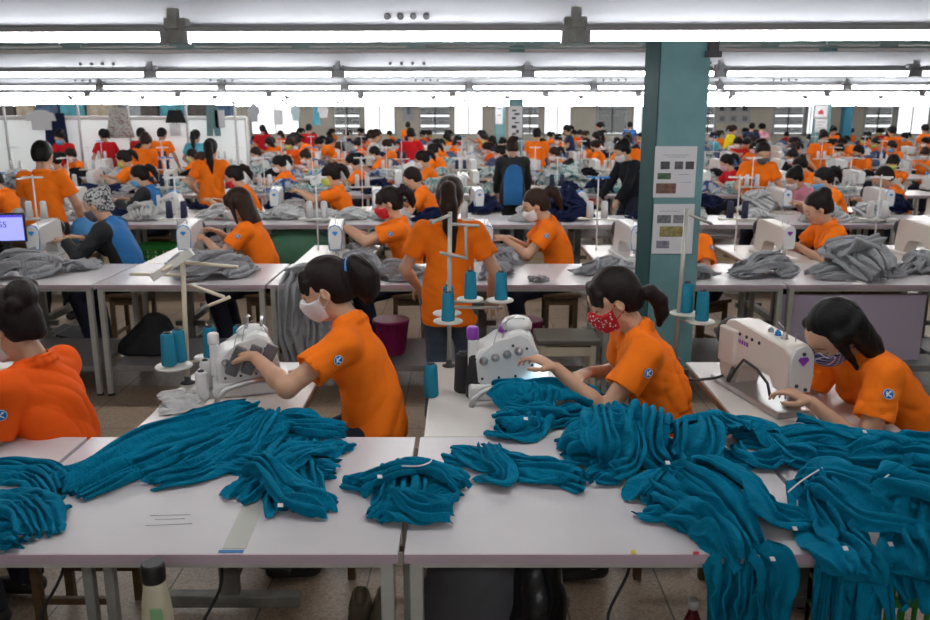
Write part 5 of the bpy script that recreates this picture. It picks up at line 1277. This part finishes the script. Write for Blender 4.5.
for r in (1, 2, 3, 4):
    j = 0
    for k in range(-20, 20):
        x = CE + CW * k + .44; y = ROWY[r] + 1.42
        if r == 1 and R.random() < .5: continue
        if not in_view(x, y, -5) or R.random() < .25: continue
        m = C_GREY if r == 1 else R.choice(rowmats[r]); heap(x, y, R.choice([0, 3, 3]), m, '%s bench heap, %s from the left behind the %s row' % (cn[id(m)], od(j), RN[r]), 'garments on the benches', R.uniform(.6, .85), R.uniform(-1, 1), 0); j += 1
# laps: navy piles behind row three on the benches
for j, (px, Y, v, s, m, l) in enumerate(((172, 13.1, 1, .9, C_NAVY, 'navy garment pile before the long haired standing worker'), (290, 10.0, 2, 1.0, C_NAVY, 'navy garment pile behind the lime masked worker'), (365, 12.4, 0, 1., C_NAVY, 'navy garment pile beside the red clad row'), (485, 9.6, 2, 1.1, C_NAVY, 'long navy garment pile left of the blue backed worker'), (560, 9.3, 1, 1.5, C_NAVY, 'big navy garment pile behind the pale masked worker'), (598, 12.0, 1, 1.0, C_NAVY, 'navy garment pile beside the pink masked worker'), (705, 10.2, 0, 1.0, C_NAVY, 'navy garment pile right of the column'), (560, 12.6, 1, 1.9, C_MINT, 'very large printed garment mound before the broad standing man'), (790, 13.4, 1, 1.6, C_BLACK, 'black garment mound behind the grey masked worker'), (795, 17., 1, 1.9, C_GREY, 'tall grey garment mound near the shuttered window'), (20, 11.6, 1, 1.5, C_GREY, 'grey garment mound at the left behind the standing man'), (65, 12.2, 1, 1.2, C_BLACK, 'black garment mound under the red shirted worker'), (893, 9.6, 2, 1.1, C_NAVY, 'dark navy garment pile at the right worker'))):
    heap(wp(px, Y), Y, v, m, l, None, s, .3 * j, 0)
# ================================================================ machines, stands and cones on the benches
def bench_x(k): return CE + CW * k + .02
proto_m = {}
proto_s = {}
PST = {}
def small_stand(loc, label, group, blue=True, cones=2, cm=None):
    if not PST:
        PST['pole'] = MB().tube([(0, 0, 0), (0, 0, .62)], .0065, 6).mesh('pole'); PST['arm'] = MB().box((0, 0, .60), (.18, .012, .014)).box((0, -.1, .60), (.012, .2, .012)).mesh('arm'); PST['tray'] = MB().box((0, 0, .26), (.30, .10, .012)).mesh('tray')
    t = empty('thread_stand', loc, R.uniform(-.3, .3)); tag(t, label, 'thread stand', group)
    ob('pole', PST['pole'], M_WHITEP, t); ob('arm', PST['arm'], M_BLUE if blue else M_WHITEP, t); ob('tray', PST['tray'], M_PLATE, t); return t
for r in range(1, 7):
    Y = ROWY[r]; ks = [k for k in range(-30, 30) if in_view(bench_x(k) + .3, Y + 1, 20)]
    j = 0
    for k in ks:
        x = bench_x(k); my = Y + .98
        if r > 4 and x < PARTX(Y): continue
        if px_of(x + .3, my) > 930 + 15 or px_of(x + .3, my) < -15: continue
        body, acc = (M_MACHW, M_BLUE) if (k + r) % 2 == 0 or r == 1 and k < 1 else (M_MACH, M_PURPLE if r == 1 else M_BLUE)
        if r == 1 and k >= 2: body, acc = M_MACH, M_PURPLE
        typ = 'overlock' if (k * 3 + r) % 4 == 1 and r > 1 else 'lock'
        lab = '%s %s, %s from the left in the %s row' % ('white' if body is M_MACHW else 'cream', 'overlock machine' if typ == 'overlock' else 'sewing machine', od(j), RN[r])
        det = 1 if r < 3 else 0; grp = 'sewing machines of the %s row' % RN[r]
        if typ == 'overlock':
            o = overlock((x + .27, my, TT), 0, lab, grp, detail=det, accent=M_BLUE)
        else: o = lockstitch((x + .30, my - .02, TT), .1, lab, grp, body, acc, det)
        if r < 6: small_stand((x + .08, my + .45, TT), 'thin white thread stand, %s from the left in the %s row' % (od(j), RN[r]), 'thread stands of the %s row' % RN[r], blue=(k * 7 + r * 3) % 5 == 0)
        if r < 5:
            for q, dx in enumerate((-.06, .06)):
                cm = [M_WT, M_WT, M_WT, mat('thread_navy', (.02, .025, .07), .7)][(k + r) % 4]
                cone((x + .08 + dx, my + .45, TT + .27), '%s thread cone on the %s stand of the %s row' % (('left', 'right')[q], od(j), RN[r]), cm, 'thread cones of the %s row' % RN[r], cheap=True, s=1.0)
        j += 1
# ================================================================ people behind
PZ = {}
def jacket_mat(stand):
    n = 'jacket_' + ('stand' if stand else 'sit')
    if n in MATS: return MATS[n]
    m = mat(n, (.012, .013, .017), .8); nt = m.node_tree; b = nt.nodes['Principled BSDF']; tc = nt.nodes.new('ShaderNodeTexCoord'); sp = nt.nodes.new('ShaderNodeSeparateXYZ'); nt.links.new(tc.outputs['Object'], sp.inputs[0])
    a = nt.nodes.new('ShaderNodeMath'); a.operation = 'MULTIPLY_ADD'; a.inputs[1].default_value = 0 if stand else -.38; nt.links.new(sp.outputs['Z'], a.inputs[0]); nt.links.new(sp.outputs['Y'], a.inputs[2])
    c = nt.nodes.new('ShaderNodeMath'); c.operation = 'LESS_THAN'; c.inputs[1].default_value = -.03 if stand else -.28; nt.links.new(a.outputs[0], c.inputs[0])
    d = nt.nodes.new('ShaderNodeMath'); d.operation = 'ABSOLUTE'; nt.links.new(sp.outputs['X'], d.inputs[0])
    e = nt.nodes.new('ShaderNodeMath'); e.operation = 'LESS_THAN'; e.inputs[1].default_value = .125 if stand else .15; nt.links.new(d.outputs[0], e.inputs[0])
    f = nt.nodes.new('ShaderNodeMath'); f.operation = 'MULTIPLY'; nt.links.new(c.outputs[0], f.inputs[0]); nt.links.new(e.outputs[0], f.inputs[1])
    mx = nt.nodes.new('ShaderNodeMix'); mx.data_type = 'RGBA'; mx.inputs[6].default_value = (.012, .013, .017, 1); mx.inputs[7].default_value = (.02, .16, .42, 1); nt.links.new(f.outputs[0], mx.inputs[0]); nt.links.new(mx.outputs[2], b.inputs['Base Color']); return m
SIT = {
 'a': dict(pelvis=(0, 0, .60), lean=(.10, .35), hpitch=.50, hair='pony', hl=(-.12, .46, .92), hr=(.10, .42, .90), seed=1),
 'b': dict(pelvis=(0, 0, .58), lean=(.20, .55), hpitch=.65, hair='bun', hl=(-.16, .42, .86), hr=(.12, .45, .88), seed=2),
 'c': dict(pelvis=(0, 0, .60), lean=(.12, .32), hpitch=.40, hair='bob', fringe=True, hl=(-.10, .44, .92), hr=(.12, .40, .95), seed=3),
 'd': dict(pelvis=(0, 0, .60), lean=(.05, .25), hpitch=.35, hair='pony', fringe=True, hl=(-.05, .52, 1.02), hr=(.05, .48, 1.0), seed=4, tail=.1),
 'e': dict(pelvis=(0, 0, .59), lean=(.15, .42), hpitch=.55, hair='short', hl=(-.14, .44, .88), hr=(.14, .44, .88), seed=5),
 'j': dict(pelvis=(0, 0, .60), lean=(.12, .38), hpitch=.45, hair='bun', hl=(-.10, .46, .90), hr=(.10, .42, .90), seed=6, long=True, round_neck=True)}
STD = {
 'back_long': dict(pelvis=(0, 0, .84), stand=True, lean=(.0, .08), hpitch=.25, hair='pony', tailpts=[(0, -.10, .05), (0, -.135, .03), (.01, -.145, -.07), (.02, -.125, -.19), (.04, -.10, -.33)], tailr=.050, hl=(-.22, .22, .86), hr=(.24, .18, .82), ftl=(-.10, 0, .07), ftr=(.10, .02, .07)),
 'back_male': dict(pelvis=(0, 0, .88), stand=True, lean=(.0, .10), hpitch=.35, hair='short', hl=(-.20, .28, .86), hr=(.26, .20, .84), w=1.06, male=True, ftl=(-.12, 0, .07), ftr=(.12, .02, .07)),
 'back_bow': dict(pelvis=(0, 0, .86), stand=True, lean=(.08, .28), hpitch=.6, hair='bun', hl=(-.20, .38, .82), hr=(.22, .36, .82), long=True, round_neck=True, ftl=(-.10, 0, .07), ftr=(.10, .02, .07)),
 'work': dict(pelvis=(0, 0, .86), stand=True, lean=(.12, .32), hpitch=.60, hair='bun', hl=(-.20, .38, .90), hr=(.22, .38, .90), ftl=(-.10, 0, .07), ftr=(.10, .02, .07)),
 'side_pony': dict(pelvis=(0, 0, .86), stand=True, lean=(.05, .18), hpitch=.35, hair='pony', hl=(-.14, .32, .98), hr=(.16, .30, .98), ftl=(-.10, 0, .07), ftr=(.10, .02, .07)),
 'bend': dict(pelvis=(0, -.1, .82), stand=True, lean=(.55, .95), hpitch=.9, hair='pony', hl=(-.16, .55, .85), hr=(.16, .5, .85), ftl=(-.10, 0, .07), ftr=(.10, .02, .07))}
OBST = []
def put(pose, px, Y, rot, label, h=.02, lod='f', shirt='orange', hair='dark', mask='white', trousers='navy', group=None, scale=1., zref=1., jacket=False, hair_m=None, hairover=None, X=None):
    P = dict(SIT.get(pose) or STD.get(pose)); key = pose + lod + (hairover or '')
    if hairover: P['hair'] = hairover
    x = X if X is not None else (px - 465) * (Y * CP + .7 * SP) / F
    o, J = person(key, P, h, (x, Y, 0), rot, label, shirt=shirt, hair=hair_m or hair, mask=mask, trousers=trousers, group=group, scale=scale)
    if jacket:
        for c in o.children:
            if c.name.startswith('shirt'): c.name = 'jacket'; c.material_slots[0].link = 'OBJECT'; c.material_slots[0].material = jacket_mat(pose in STD)
    OBST.append((x, Y))
    if pose in SIT and Y < 14 and -60 < px_of(x, Y) < 990:
        rn = RN[max(i for i in range(10) if ROWY[i] < Y)]
        st_ = stool((x, Y, 0), 'plain wooden stool under a seated worker of the %s row' % rn, 'stools of the %s row' % rn); st_.rotation_euler[2] = rot; st_.scale = (1, 1, 1.04)
    return o
SCARF = pattern_mat('scarf_print', (.02, .02, .025), (.45, .45, .45), 55, .50, kind='noise')
L = PI / 2
# second row
hB = .0078
put('j', 124, 6.62, L, 'worker in black and blue jacket with printed headscarf at a white machine', hB, 'n', jacket=True, mask='grey', hair_m=SCARF)
put('c', 262, 6.60, L, 'seated worker with brown loose hair behind the machine with blue rim', hB, 'n', hair='brown', mask='white')
put('d', 408, 6.60, L + .1, 'seated worker in bright red mask beside the standing woman', hB, 'n', mask='red')
put('a', 562, 6.62, L, 'seated worker with pale mask and ponytail reaching to her machine', hB, 'n2', mask='white', hair='brown')
put('b', 708, 6.35, L + .5, 'seated worker whose orange back shows right beside the teal column', hB, 'n', hair='black')
put('e', 848, 6.60, L, 'unmasked seated worker with hair tied at the nape beside the cream machine', hB, 'n', mask=None, hairover='bun')
o = put('back_long', 449, 4.78, -.10, 'standing woman in orange polo and jeans seen from behind, long ponytail', hB, 'n', hair='brown', trousers='jeans', scale=.97)
put('back_male', 43, 7.55, 0.1, 'standing man in orange polo seen from behind at the left', .009, 'n', hair='black', mask=None, trousers='black', scale=1.02)
for o_, nm in ((None, None),):
    pass
# third row
hC = .012
TC = [('e', 14, 9.4, L, 'dark haired seated worker half hidden by the standing man', 'orange', 'navy', 'black'),
      ('a', 252, 9.65, L, 'seated worker in dark red mask, third row near the thread stand', 'orange', 'red', 'dark'),
      ('d', 344, 9.65, L, 'seated worker in lime green mask lifting a pale garment', 'orange', 'lime', 'dark'),
      ('e', 433, 9.75, L, 'seated worker bending just behind the long haired standing woman', 'orange', None, 'dark'),
      ('a', 842, 9.3, L, 'seated worker in sky blue mask right behind the unmasked worker', 'orange', 'blue', 'black'),
      ('b', 815, 10.3, L + .3, 'worker in pink shirt bowing low behind the blue masked worker', 'pink', 'white', 'black'),
      ('e', 905, 9.9, L, 'unmasked seated worker facing left near the right edge', 'orange', None, 'dark')]
for pose, px, Y, rt, l, sh, mk, hr in TC: put(pose, px, Y, rt, l, hC, 'm', sh, hr, mk)
put('j', 158, 9.75, L, 'seated worker in black and blue jacket with bright blue mask', hC, 'm', jacket=True, mask='blue', hairover='pony')
put('back_long', 211, 10.6, .05, 'standing worker in orange polo with long black hair down her back', hC, 'm', hair='black')
put('back_bow', 513, 11.0, 0, 'standing worker in black jacket with bright blue back panel', hC, 'm', jacket=True, hair='brown', trousers='black')
put('back_bow', 634, 10.5, L + .4, 'worker in dark jacket standing close behind the teal column', hC, 'm', shirt='black', hair='black')
put('work', 755, 10.25, PI, 'standing worker facing us in orange polo with grey mask and badge', .0095, 'n', mask='grey', hair='dark', scale=1.0)
heap(wp(762, 9.75), 9.75, 1, C_LGREY, 'pale garment held up before the standing worker facing us', None, 1.2, .3, 1)
# further standing people
F1 = [('back_bow', 141, 13.7, -.2, 'orange', None, 'standing worker in orange with bowed head left of the clothes rail', 'brown', 'side_pony'),
      ('back_male', 161, 16.9, -.2, 'orange', None, 'standing man in orange behind the bowed orange worker', 'black', None),
      ('work', 68, 16.75, PI - .2, 'red', 'blue', 'standing worker in red polo with pale blue mask', 'black', None),
      ('side_pony', 108, 16.9, .9, 'red', None, 'worker in red shirt beside the floral skirt', 'black', None),
      ('back_male', 141, 17.0, 0, 'red', None, 'worker in dark red shirt before the white partition', 'black', None),
      ('back_long', 195, 16.8, -.2, 'teal', 'white', 'worker in light teal shirt with long black hair', 'black', None),
      ('side_pony', 371, 16.8, -L, 'white', None, 'woman in white blouse standing in profile', 'brown', None),
      ('back_male', 411, 16.9, .1, 'red', None, 'worker in crimson shirt seen from behind', 'black', None),
      ('back_male', 537, 16.65, .0, 'orange', None, 'broad man in orange polo seen from behind in the middle of the hall', 'black', None),
      ('work', 628, 14.1, PI - .3, 'orange', None, 'unmasked woman in orange leaning over the table left of the column', 'dark', None),
      ('work', 818, 16.6, PI, 'orange', None, 'woman in orange facing us under the red flower sheet', 'dark', None),
      ('side_pony', 263, 23.2, .2, 'red', None, 'person in red and dark clothes far off beyond the partition', 'black', None),
      ('back_male', 309, 23.2, 0, 'red', None, 'small red figure standing before the hanging garments', 'black', None),
      ('side_pony', 728, 23.0, -L, 'yellow', None, 'worker in bright yellow shirt standing in profile', 'brown', None),
      ('back_male', 751, 26.2, -.4, 'navy', None, 'man in dark clothes below the framed pictures', 'black', None),
      ('side_pony', 763, 27.1, .3, 'pink', None, 'woman in pale pink beside the man in dark clothes', 'black', None),
      ('bend', 757, 20.0, L + .6, 'orange', None, 'orange worker bending forward under the pink clad woman', 'black', None),
      ('work', 829, 23.0, PI, 'orange', None, 'orange worker standing beside the far teal column', 'black', None),
      ('back_male', 408, 29.4, 0, 'orange', None, 'tiny orange figure standing under the tall pale poster', 'black', None),
      ('back_male', 630, 29.3, 0, 'blue', None, 'tiny figure in blue left of the big column', 'black', None),
      ('back_male', 926, 23.0, .3, 'orange', None, 'orange worker standing at the far right', 'black', None),
      ('side_pony', 602, 29.5, L, 'black', None, 'tiny dark figure under the dark window', 'black', None),
      ('bend', 858, 19.9, L, 'orange', None, 'orange worker bending right of the blue column', 'black', None),
      ('back_male', 893, 19.9, .2, 'orange', None, 'orange worker with wide back at the right', 'black', None),
      ('bend', 335, 19.9, L, 'orange', None, 'orange worker leaning forward before the hanging garments', 'black', None),
      ('bend', 312, 20.9, L + .2, 'orange', None, 'second orange worker leaning beside the hanging garments', 'black', None),
      ('side_pony', 571, 23., L, 'navy', None, 'dark clad figure between the bright windows', 'black', None)]
for pose, px, Y, rt, sh, mk, l, hr, ov_ in F1: put(pose, px, Y, rt, l, .018 if Y < 18 else .024, 'f' if Y < 18 else 'g', sh, hr, mk)
# seated rows
MK = ['white', 'white', 'white', 'blue', 'red', 'grey', 'pink', 'lime']
for r in range(3, 10):
    Yr = ROWY[r] + 1.25; S_ = []
    for k in range(-30, 30):
        x = CE + CW * k + .93 + R.uniform(-.1, .1); y = Yr + R.uniform(-.12, .15); px = px_of(x, y, 1.)
        if px < -12 or px > 942: continue
        if r > 4 and x < PARTX(y): continue
        if R.random() < (.10 if r < 6 else .16): continue
        if any(abs(x - a) < .42 and abs(y - b) < .5 for a, b in OBST): continue
        S_.append((x, y))
        if r >= 5 and R.random() < .22: S_.append((x - .1, y + .85))
    S_.sort()
    for j, (x, y) in enumerate(S_):
        pose = R.choice('aabcde'); sh = R.choices(['orange', 'deep_orange', 'plaid', 'navy', 'white', 'red', 'teal'], [72, 12, 3, 4, 3, 3, 2])[0]; hr = R.choice(['black', 'black', 'dark', 'brown']); mk = R.choice(MK)
        hn = {'a': 'ponytail', 'b': 'hair bun', 'c': 'loose bob hair', 'd': 'fringe and ponytail', 'e': 'short hair'}[pose]
        put(pose, 0, y, L + R.choice([0, 0, 0, .3, -.3, .8, -PI if r > 5 else 0]), '%s shirted worker with %s, %s from the left in the %s row' % ({'deep_orange': 'deep orange', 'teal': 'light teal'}.get(sh, sh), hn, od(j), RN[r]),
            .018 if r < 5 else .026, 'f' if r < 5 else 'g', sh, hr, mk, group='seated workers of the %s row' % RN[r], X=x, scale=R.uniform(.95, 1.04))
# ================================================================ left partition with hanging clothes
xr = PARTX(17.4)
M_PANEL_GLOW = mat('frosted_panel', (.85, .88, .88), .5, emis=.30)  # weak glow put into the panel so the partition looks brightly lit
struct('partition', MB().box(((xr - 16) / 2, 17.42, .88), (xr + 16, .06, 1.76)), M_PANEL_GLOW)
struct('trim_1', MB().tube([(-16, 17.40, 1.80), (xr, 17.40, 1.80)], .045, 10).tube([(xr, 17.40, 0), (xr, 17.4, 1.80)], .03, 8), M_BAT)
for i, px in enumerate((4, 78, 128, 186, 235)):
    x = wp(px, 17.3, 1.8); t = struct('trim_%d' % (i + 2), MB().tube([(x, 17.33, .2), (x, 17.33, 2.05), (x - .15, 17.33, 2.22)], .028, 8), M_BAT)
M_SKW = mat('garment_white', (.62, .62, .64), .9); M_SKB = mat('garment_black', (.012, .012, .015), .9)
def hung(px, ytop, ybot, w, shape, m, label, Y=17.15, extra=None):
    p = aty(px, ytop, Y); q = aty(px, ybot, Y); h = p[2] - q[2]; t = empty('hanging_garment', (p[0], Y, q[2])); tag(t, label, 'garment')
    W = w / 2 * (Y * CP) / F
    polys = {'skirt': [(-W * .62, h), (W * .62, h), (W, 0), (-W, 0)], 'shirt': [(-W * .3, h), (W * .3, h), (W * .9, h * .82), (W, h * .45), (W * .72, h * .45), (W * .62, h * .6), (W * .66, 0), (-W * .66, 0), (-W * .62, h * .6), (-W * .72, h * .45), (-W, h * .45), (-W * .9, h * .82)],
             'trousers': [(-W * .8, h), (W * .8, h), (W, 0), (W * .15, 0), (0, h * .6), (-W * .15, 0), (-W, 0)], 'sheet': [(-W, h), (W, h), (W, .03 * h), (W * .3, 0), (-W * .3, h * .04), (-W, 0)]}
    MB().prism(polys[shape], .05, (0, .025, 0), (PI / 2, 0, 0), bev=.008).ob('cloth', m, t)
    MB().tube([(-W * .4, 0, h), (0, 0, h + .06), (W * .4, 0, h)], .006, 5).tube([(0, 0, h + .06), (0, .08, h + .12)], .006, 5).ob('hanger', M_DARK, t)
    return t
hung(54, 113, 158, 24, 'trousers', M_SKB if 0 else C_NAVY, 'long navy trousers hanging below the pale shirt', 17.10)
hung(40, 110, 130, 30, 'shirt', M_SKW, 'pale grey shirt pinned over the navy trousers', 17.00)
hung(118, 108, 138, 28, 'skirt', C_FLOR, 'floral patterned skirt hanging on the white partition')
hung(175, 110, 123, 21, 'skirt', M_SKB, 'short black skirt hanging on the white partition'); hung(175, 124, 136, 11, 'sheet', M_PAPER, 'white paper sheet below the black skirt')
hung(212, 106, 136, 14, 'trousers', mat('garment_teal', (.14, .24, .25), .9), 'grey teal trousers hanging on the white partition'); hung(219, 110, 128, 10, 'sheet', M_SKW, 'narrow white paper beside the grey teal trousers')
hung(253, 104, 122, 12, 'shirt', mat('garment_palegrey', (.35, .37, .40), .9), 'pale grey dress hanging beyond the partition', 22.0); hung(278, 110, 125, 9, 'sheet', M_SKW, 'small white garment hanging right of the dress', 22.0); hung(295, 105, 121, 10, 'shirt', mat('garment_ice', (.45, .55, .60), .9), 'ice blue top hanging before the bright window', 22.)
hung(323, 105, 118, 12, 'shirt', M_SKW, 'white tee with dark sleeves hanging by the shuttered window', 22.); hung(316, 107, 125, 8, 'skirt', mat('garment_cyan', (.10, .38, .50), .9), 'cyan cloth hanging behind the white tee', 22.1)
struct('trim_9', MB().tube([(wp(242, 22.2, 2), 22.2, 2.14), (wp(345, 22.2, 2), 22.2, 2.14)], .02, 6).tube([(wp(345, 22.2, 2), 22.2, 0), (wp(345, 22.2, 2), 22.2, 2.14)], .02, 6).tube([(wp(242, 22.2, 2), 22.2, 0), (wp(242, 22.2, 2), 22.2, 2.14)], .02, 6), M_POLE)
cols = [('dark brown', (.06, .05, .045)), ('teal', (.06, .22, .27)), ('tan', (.35, .29, .22)), ('charcoal', (.05, .05, .055)), ('grey', (.22, .23, .24)), ('dark blue', (.05, .09, .16))]
rk = empty('storage_rack', (wp(110, 19.5, 2), 19.6, 0)); tag(rk, 'long white storage rack with cartons behind the partition', 'rack')
x0, x1 = wp(-10, 19.6, 2), wp(245, 19.6, 2); MB().box(((x0 + x1) / 2 - rk.location.x, 0, 1.80), (x1 - x0, .5, .04)).ob('shelf', M_BAT, rk)
for i in range(8): MB().box((x0 + (x1 - x0) * i / 7 - rk.location.x, 0, .9), (.04, .4, 1.8)).ob('post', M_BAT, rk)
x = x0; i = 0
while x < x1 - .5:
    w_ = R.uniform(.35, .8); c = R.choice(cols)
    o = MB().box((0, 0, .13), (w_ * .92, .4, R.uniform(.2, .30)), bev=.01).box((0, -.201, .13), (w_ * .3, .004, .05)).ob('carton', mat('carton_' + c[0], c[1], .8, noise=.3, nscale=8), None, (x + w_ / 2, 19.6, 1.83)); tag(o, '%s carton, %s from the left on the storage rack' % (c[0], od(i)), 'box', 'cartons on the storage rack'); x += w_; i += 1
# ================================================================ second row surroundings
mo = empty('monitor', tuple(aty(8, 248, 6.15)[:2]) + (TT,)); mo.location = (wp(6, 6.2, .95), 6.2, TT); mo.rotation_euler = (0, 0, .18); tag(mo, 'flat monitor with lilac screen showing the number 55 at the left edge', 'monitor')
MB().box((0, 0, .27), (.30, .03, .22), bev=.006).ob('bezel', M_FOOT, mo); sc_ = MB().box((0, -.017, .27), (.275, .003, .19)).ob('screen', mat('screen_lilac', (.32, .34, .85), .3, emis=.9), mo)
MB().box((0, -.0192, .357), (.275, .002, .016)).ob('title_bar', mat('screen_bar', (.08, .05, .6), .3, emis=.8), sc_)
tx = bpy.data.curves.new('digits', 'FONT'); tx.body = '55'; tx.size = .062; tx.extrude = .0005; o = bpy.data.objects.new('digits', tx); COL.objects.link(o); o.parent = sc_; o.location = (-.035, -.020, .275); o.rotation_euler = (PI / 2, 0, 0); o.data.materials.append(mat('digits_dark', (.05, .04, .12), .5))
bpy.context.view_layer.update(); dm = bpy.data.meshes.new_from_object(o); o2 = bpy.data.objects.new('digits', dm); COL.objects.link(o2); o2.parent = sc_; o2.location = o.location; o2.rotation_euler = o.rotation_euler; bpy.data.objects.remove(o); o2.name = 'digits'
MB().box((0, .02, .08), (.05, .03, .16)).box((0, .02, .006), (.18, .14, .012), bev=.004).ob('foot_stand', M_FOOT, mo)
def bin_(loc, label, m, s=.8):
    t = empty('waste_bin', loc); t.scale = (s,) * 3; tag(t, label, 'bin'); b = MB()
    b.lathe([(.11, 0), (.115, .01), (.15, .30), (.155, .30)], n=28).ob('basket', m, t)
    r_ = MB()
    for i in range(28): a = i / 28 * 2 * PI; r_.tube([(math.cos(a) * .117, math.sin(a) * .117, .02), (math.cos(a) * .153, math.sin(a) * .153, .29)], .004, 4)
    r_.ob('ribs', m, t); MB().lathe([(.150, .29), (.165, .29), (.165, .31), (.150, .31)], n=28).ob('rim', m, t)
M_MAG = mat('bin_magenta', (.30, .02, .12), .35)
bin_((wp(392, 5.75, .3), 5.72, .215), 'magenta waste basket behind the white masked woman, on the shelf', M_MAG); bin_((wp(524, 5.75, .3), 5.72, .215), 'magenta waste basket to the right of the standing woman, on the shelf', M_MAG)
st = stool((wp(566, 5.0, .5), 5.02, 0), 'dark topped stool with cream legs before the shiny table', wood=False); st.scale = (1.15, 1, 1.15)
for c in st.children:
    if c.name.startswith('seat'): c.material_slots[0].link = 'OBJECT'; c.material_slots[0].material = mat('stool_dark', (.12, .11, .09), .4)
q = aty(150, 350, 5.75); blob('backpack', (q[0] + .03, 5.78, .21), (.20, .15, .24), mat('bag_cloth_black', (.012, .013, .016), .75), 'black backpack lying on the low shelf of the second row', 'bag', seed=8, vox=.012, amp=.016, fl=.213, parts=[((q[0] - .10, 5.74, .24), (.12, .11, .10)), ((q[0] + .04, 5.78, .42), (.09, .09, .08))])
MB2 = MB().box((0, 0, .25), (1.0, .02, .46), bev=.002); o = MB2.ob('lavender_board', mat('board_lavender', (.52, .46, .60), .6), None, (wp(848, 5.5, .4), 5.50, .21)); tag(o, 'lavender board leaning under the right tables', 'board')
for px, Y, c, l in ((812, 5.95, (.30, .19, .11), 'left brown carton behind the lavender board'), (870, 6.0, (.24, .15, .09), 'right brown carton with pink print behind the lavender board')):
    b = empty('carton', (wp(px, Y, .5), Y, .215)); tag(b, l, 'box'); MB().box((0, 0, .23), (.30, .25, .46), bev=.004).ob('box', mat('carton_' + l[:4], c, .85), b); MB().box((0, 0, .462), (.05, .252, .004)).ob('tape', mat('tape_tan', (.35, .25, .15), .5), b)
MB().box((.05, -.127, .35), (.12, .003, .05)).ob('print', mat('print_pink', (.4, .1, .18), .6), b)
M_GRN = mat('cloth_green', (.015, .13, .05), .8)
for i, (px, Y, w_) in enumerate(((298, 8.62, .75), (158, 8.6, .5))):
    x = wp(px, Y, .5)
    if i == 0: blob('green_sack', (x, 8.75, .50), (.45, .14, .20), mat('sack_green', (.10, .26, .16), .7), 'green sack sagging under the third row table', 'sack', seed=4, vox=.02)
    else: crate((x, 8.75, .22), .5, .3, .30, 'green plastic crate on the shelf of the third row beside the jacket worker', M_GREEN)
o = blob('blue_bag', (wp(92, 7.4, .9), 7.25, TT + .10), (.12, .10, .12), mat('bag_blue', (.06, .25, .55), .5), 'sky blue bag beside the headscarfed worker', 'bag', vox=.015); o.location.z = 0
wk = [o for o in bpy.data.objects if o.get('label', '').startswith('standing worker facing us')][0]; J = PROTO['workn']['J']; p = J['chest'] + J['B2'] @ np.array([.06, .135, .0]); sh_ = [c for c in wk.children if c.name.startswith('shirt')][0]
bd = MB().box((0, 0, 0), (.055, .006, .08), rot=(-.35, 0, 0)).ob('name_badge', M_PAPER, sh_, tuple(p)); MB().box((0, .004, -.012), (.04, .006, .035), rot=(-.35, 0, 0)).ob('badge_photo', M_BLUE, bd)
# badge and logos
for px, Y in ((752, 10.1),):
    p = (wp(px + 5, 10.05, 1.15), 10.08, 1.16)
for nm, key, X_, Y_, rt in (('second', 'cn', None, None, None),):
    pass
for o in [o for o in bpy.data.objects if o.get('category') == 'person' and o.location.y > 6 and o.location.y < 7 and 'jacket' not in o['label']]:
    k = {'brown loose': 'cn', 'bright red': 'dn', 'pale mask': 'an2', 'orange back': 'bn', 'unmasked': 'enbun'}
    for a_, kk in k.items():
        if a_ in o['label'] and kk in PROTO:
            J = PROTO[kk]['J']; sh, el = J['shl'], J['ell']; d = unit(el - sh); n = np.array([-1, 0, 0.]); n = unit(n - d * (n @ d)); emblem([c for c in o.children if c.name.startswith('shirt')][0], sh + d * .07 + n * .075, n, np.array([0, 0, 1.]))
# yellow aisle lines
for i, (a, b) in enumerate(((4.15, 4.22), (10.9, 10.98))):
    struct('floor_line_%d' % (i + 1), MB().box((0, (a + b) / 2, .001), (30, b - a, .004)), mat('line_yellow', (.45, .30, .03), .6))
cam = bpy.data.cameras.new('camera'); co = bpy.data.objects.new('camera', cam); COL.objects.link(co)
co.location = (0, 0, CAMH); co.rotation_euler = (PI / 2 - PITCH, 0, 0); cam.sensor_width = 36; cam.lens = F * 36 / 930; cam.clip_end = 200
cam.dof.use_dof = True; cam.dof.focus_distance = 3.0; cam.dof.aperture_fstop = 4.5
sc = bpy.context.scene; sc.camera = co
w = bpy.data.worlds.new('world'); sc.world = w; w.use_nodes = True; w.node_tree.nodes['Background'].inputs[0].default_value = (.85, .92, 1, 1); w.node_tree.nodes['Background'].inputs[1].default_value = 1.
sc.view_settings.view_transform = 'Standard'; sc.view_settings.look = 'None'; sc.view_settings.exposure = .12
try:
    sc.cycles.use_light_tree = True; sc.cycles.max_bounces = 6; sc.cycles.sample_clamp_indirect = 4
except Exception: pass
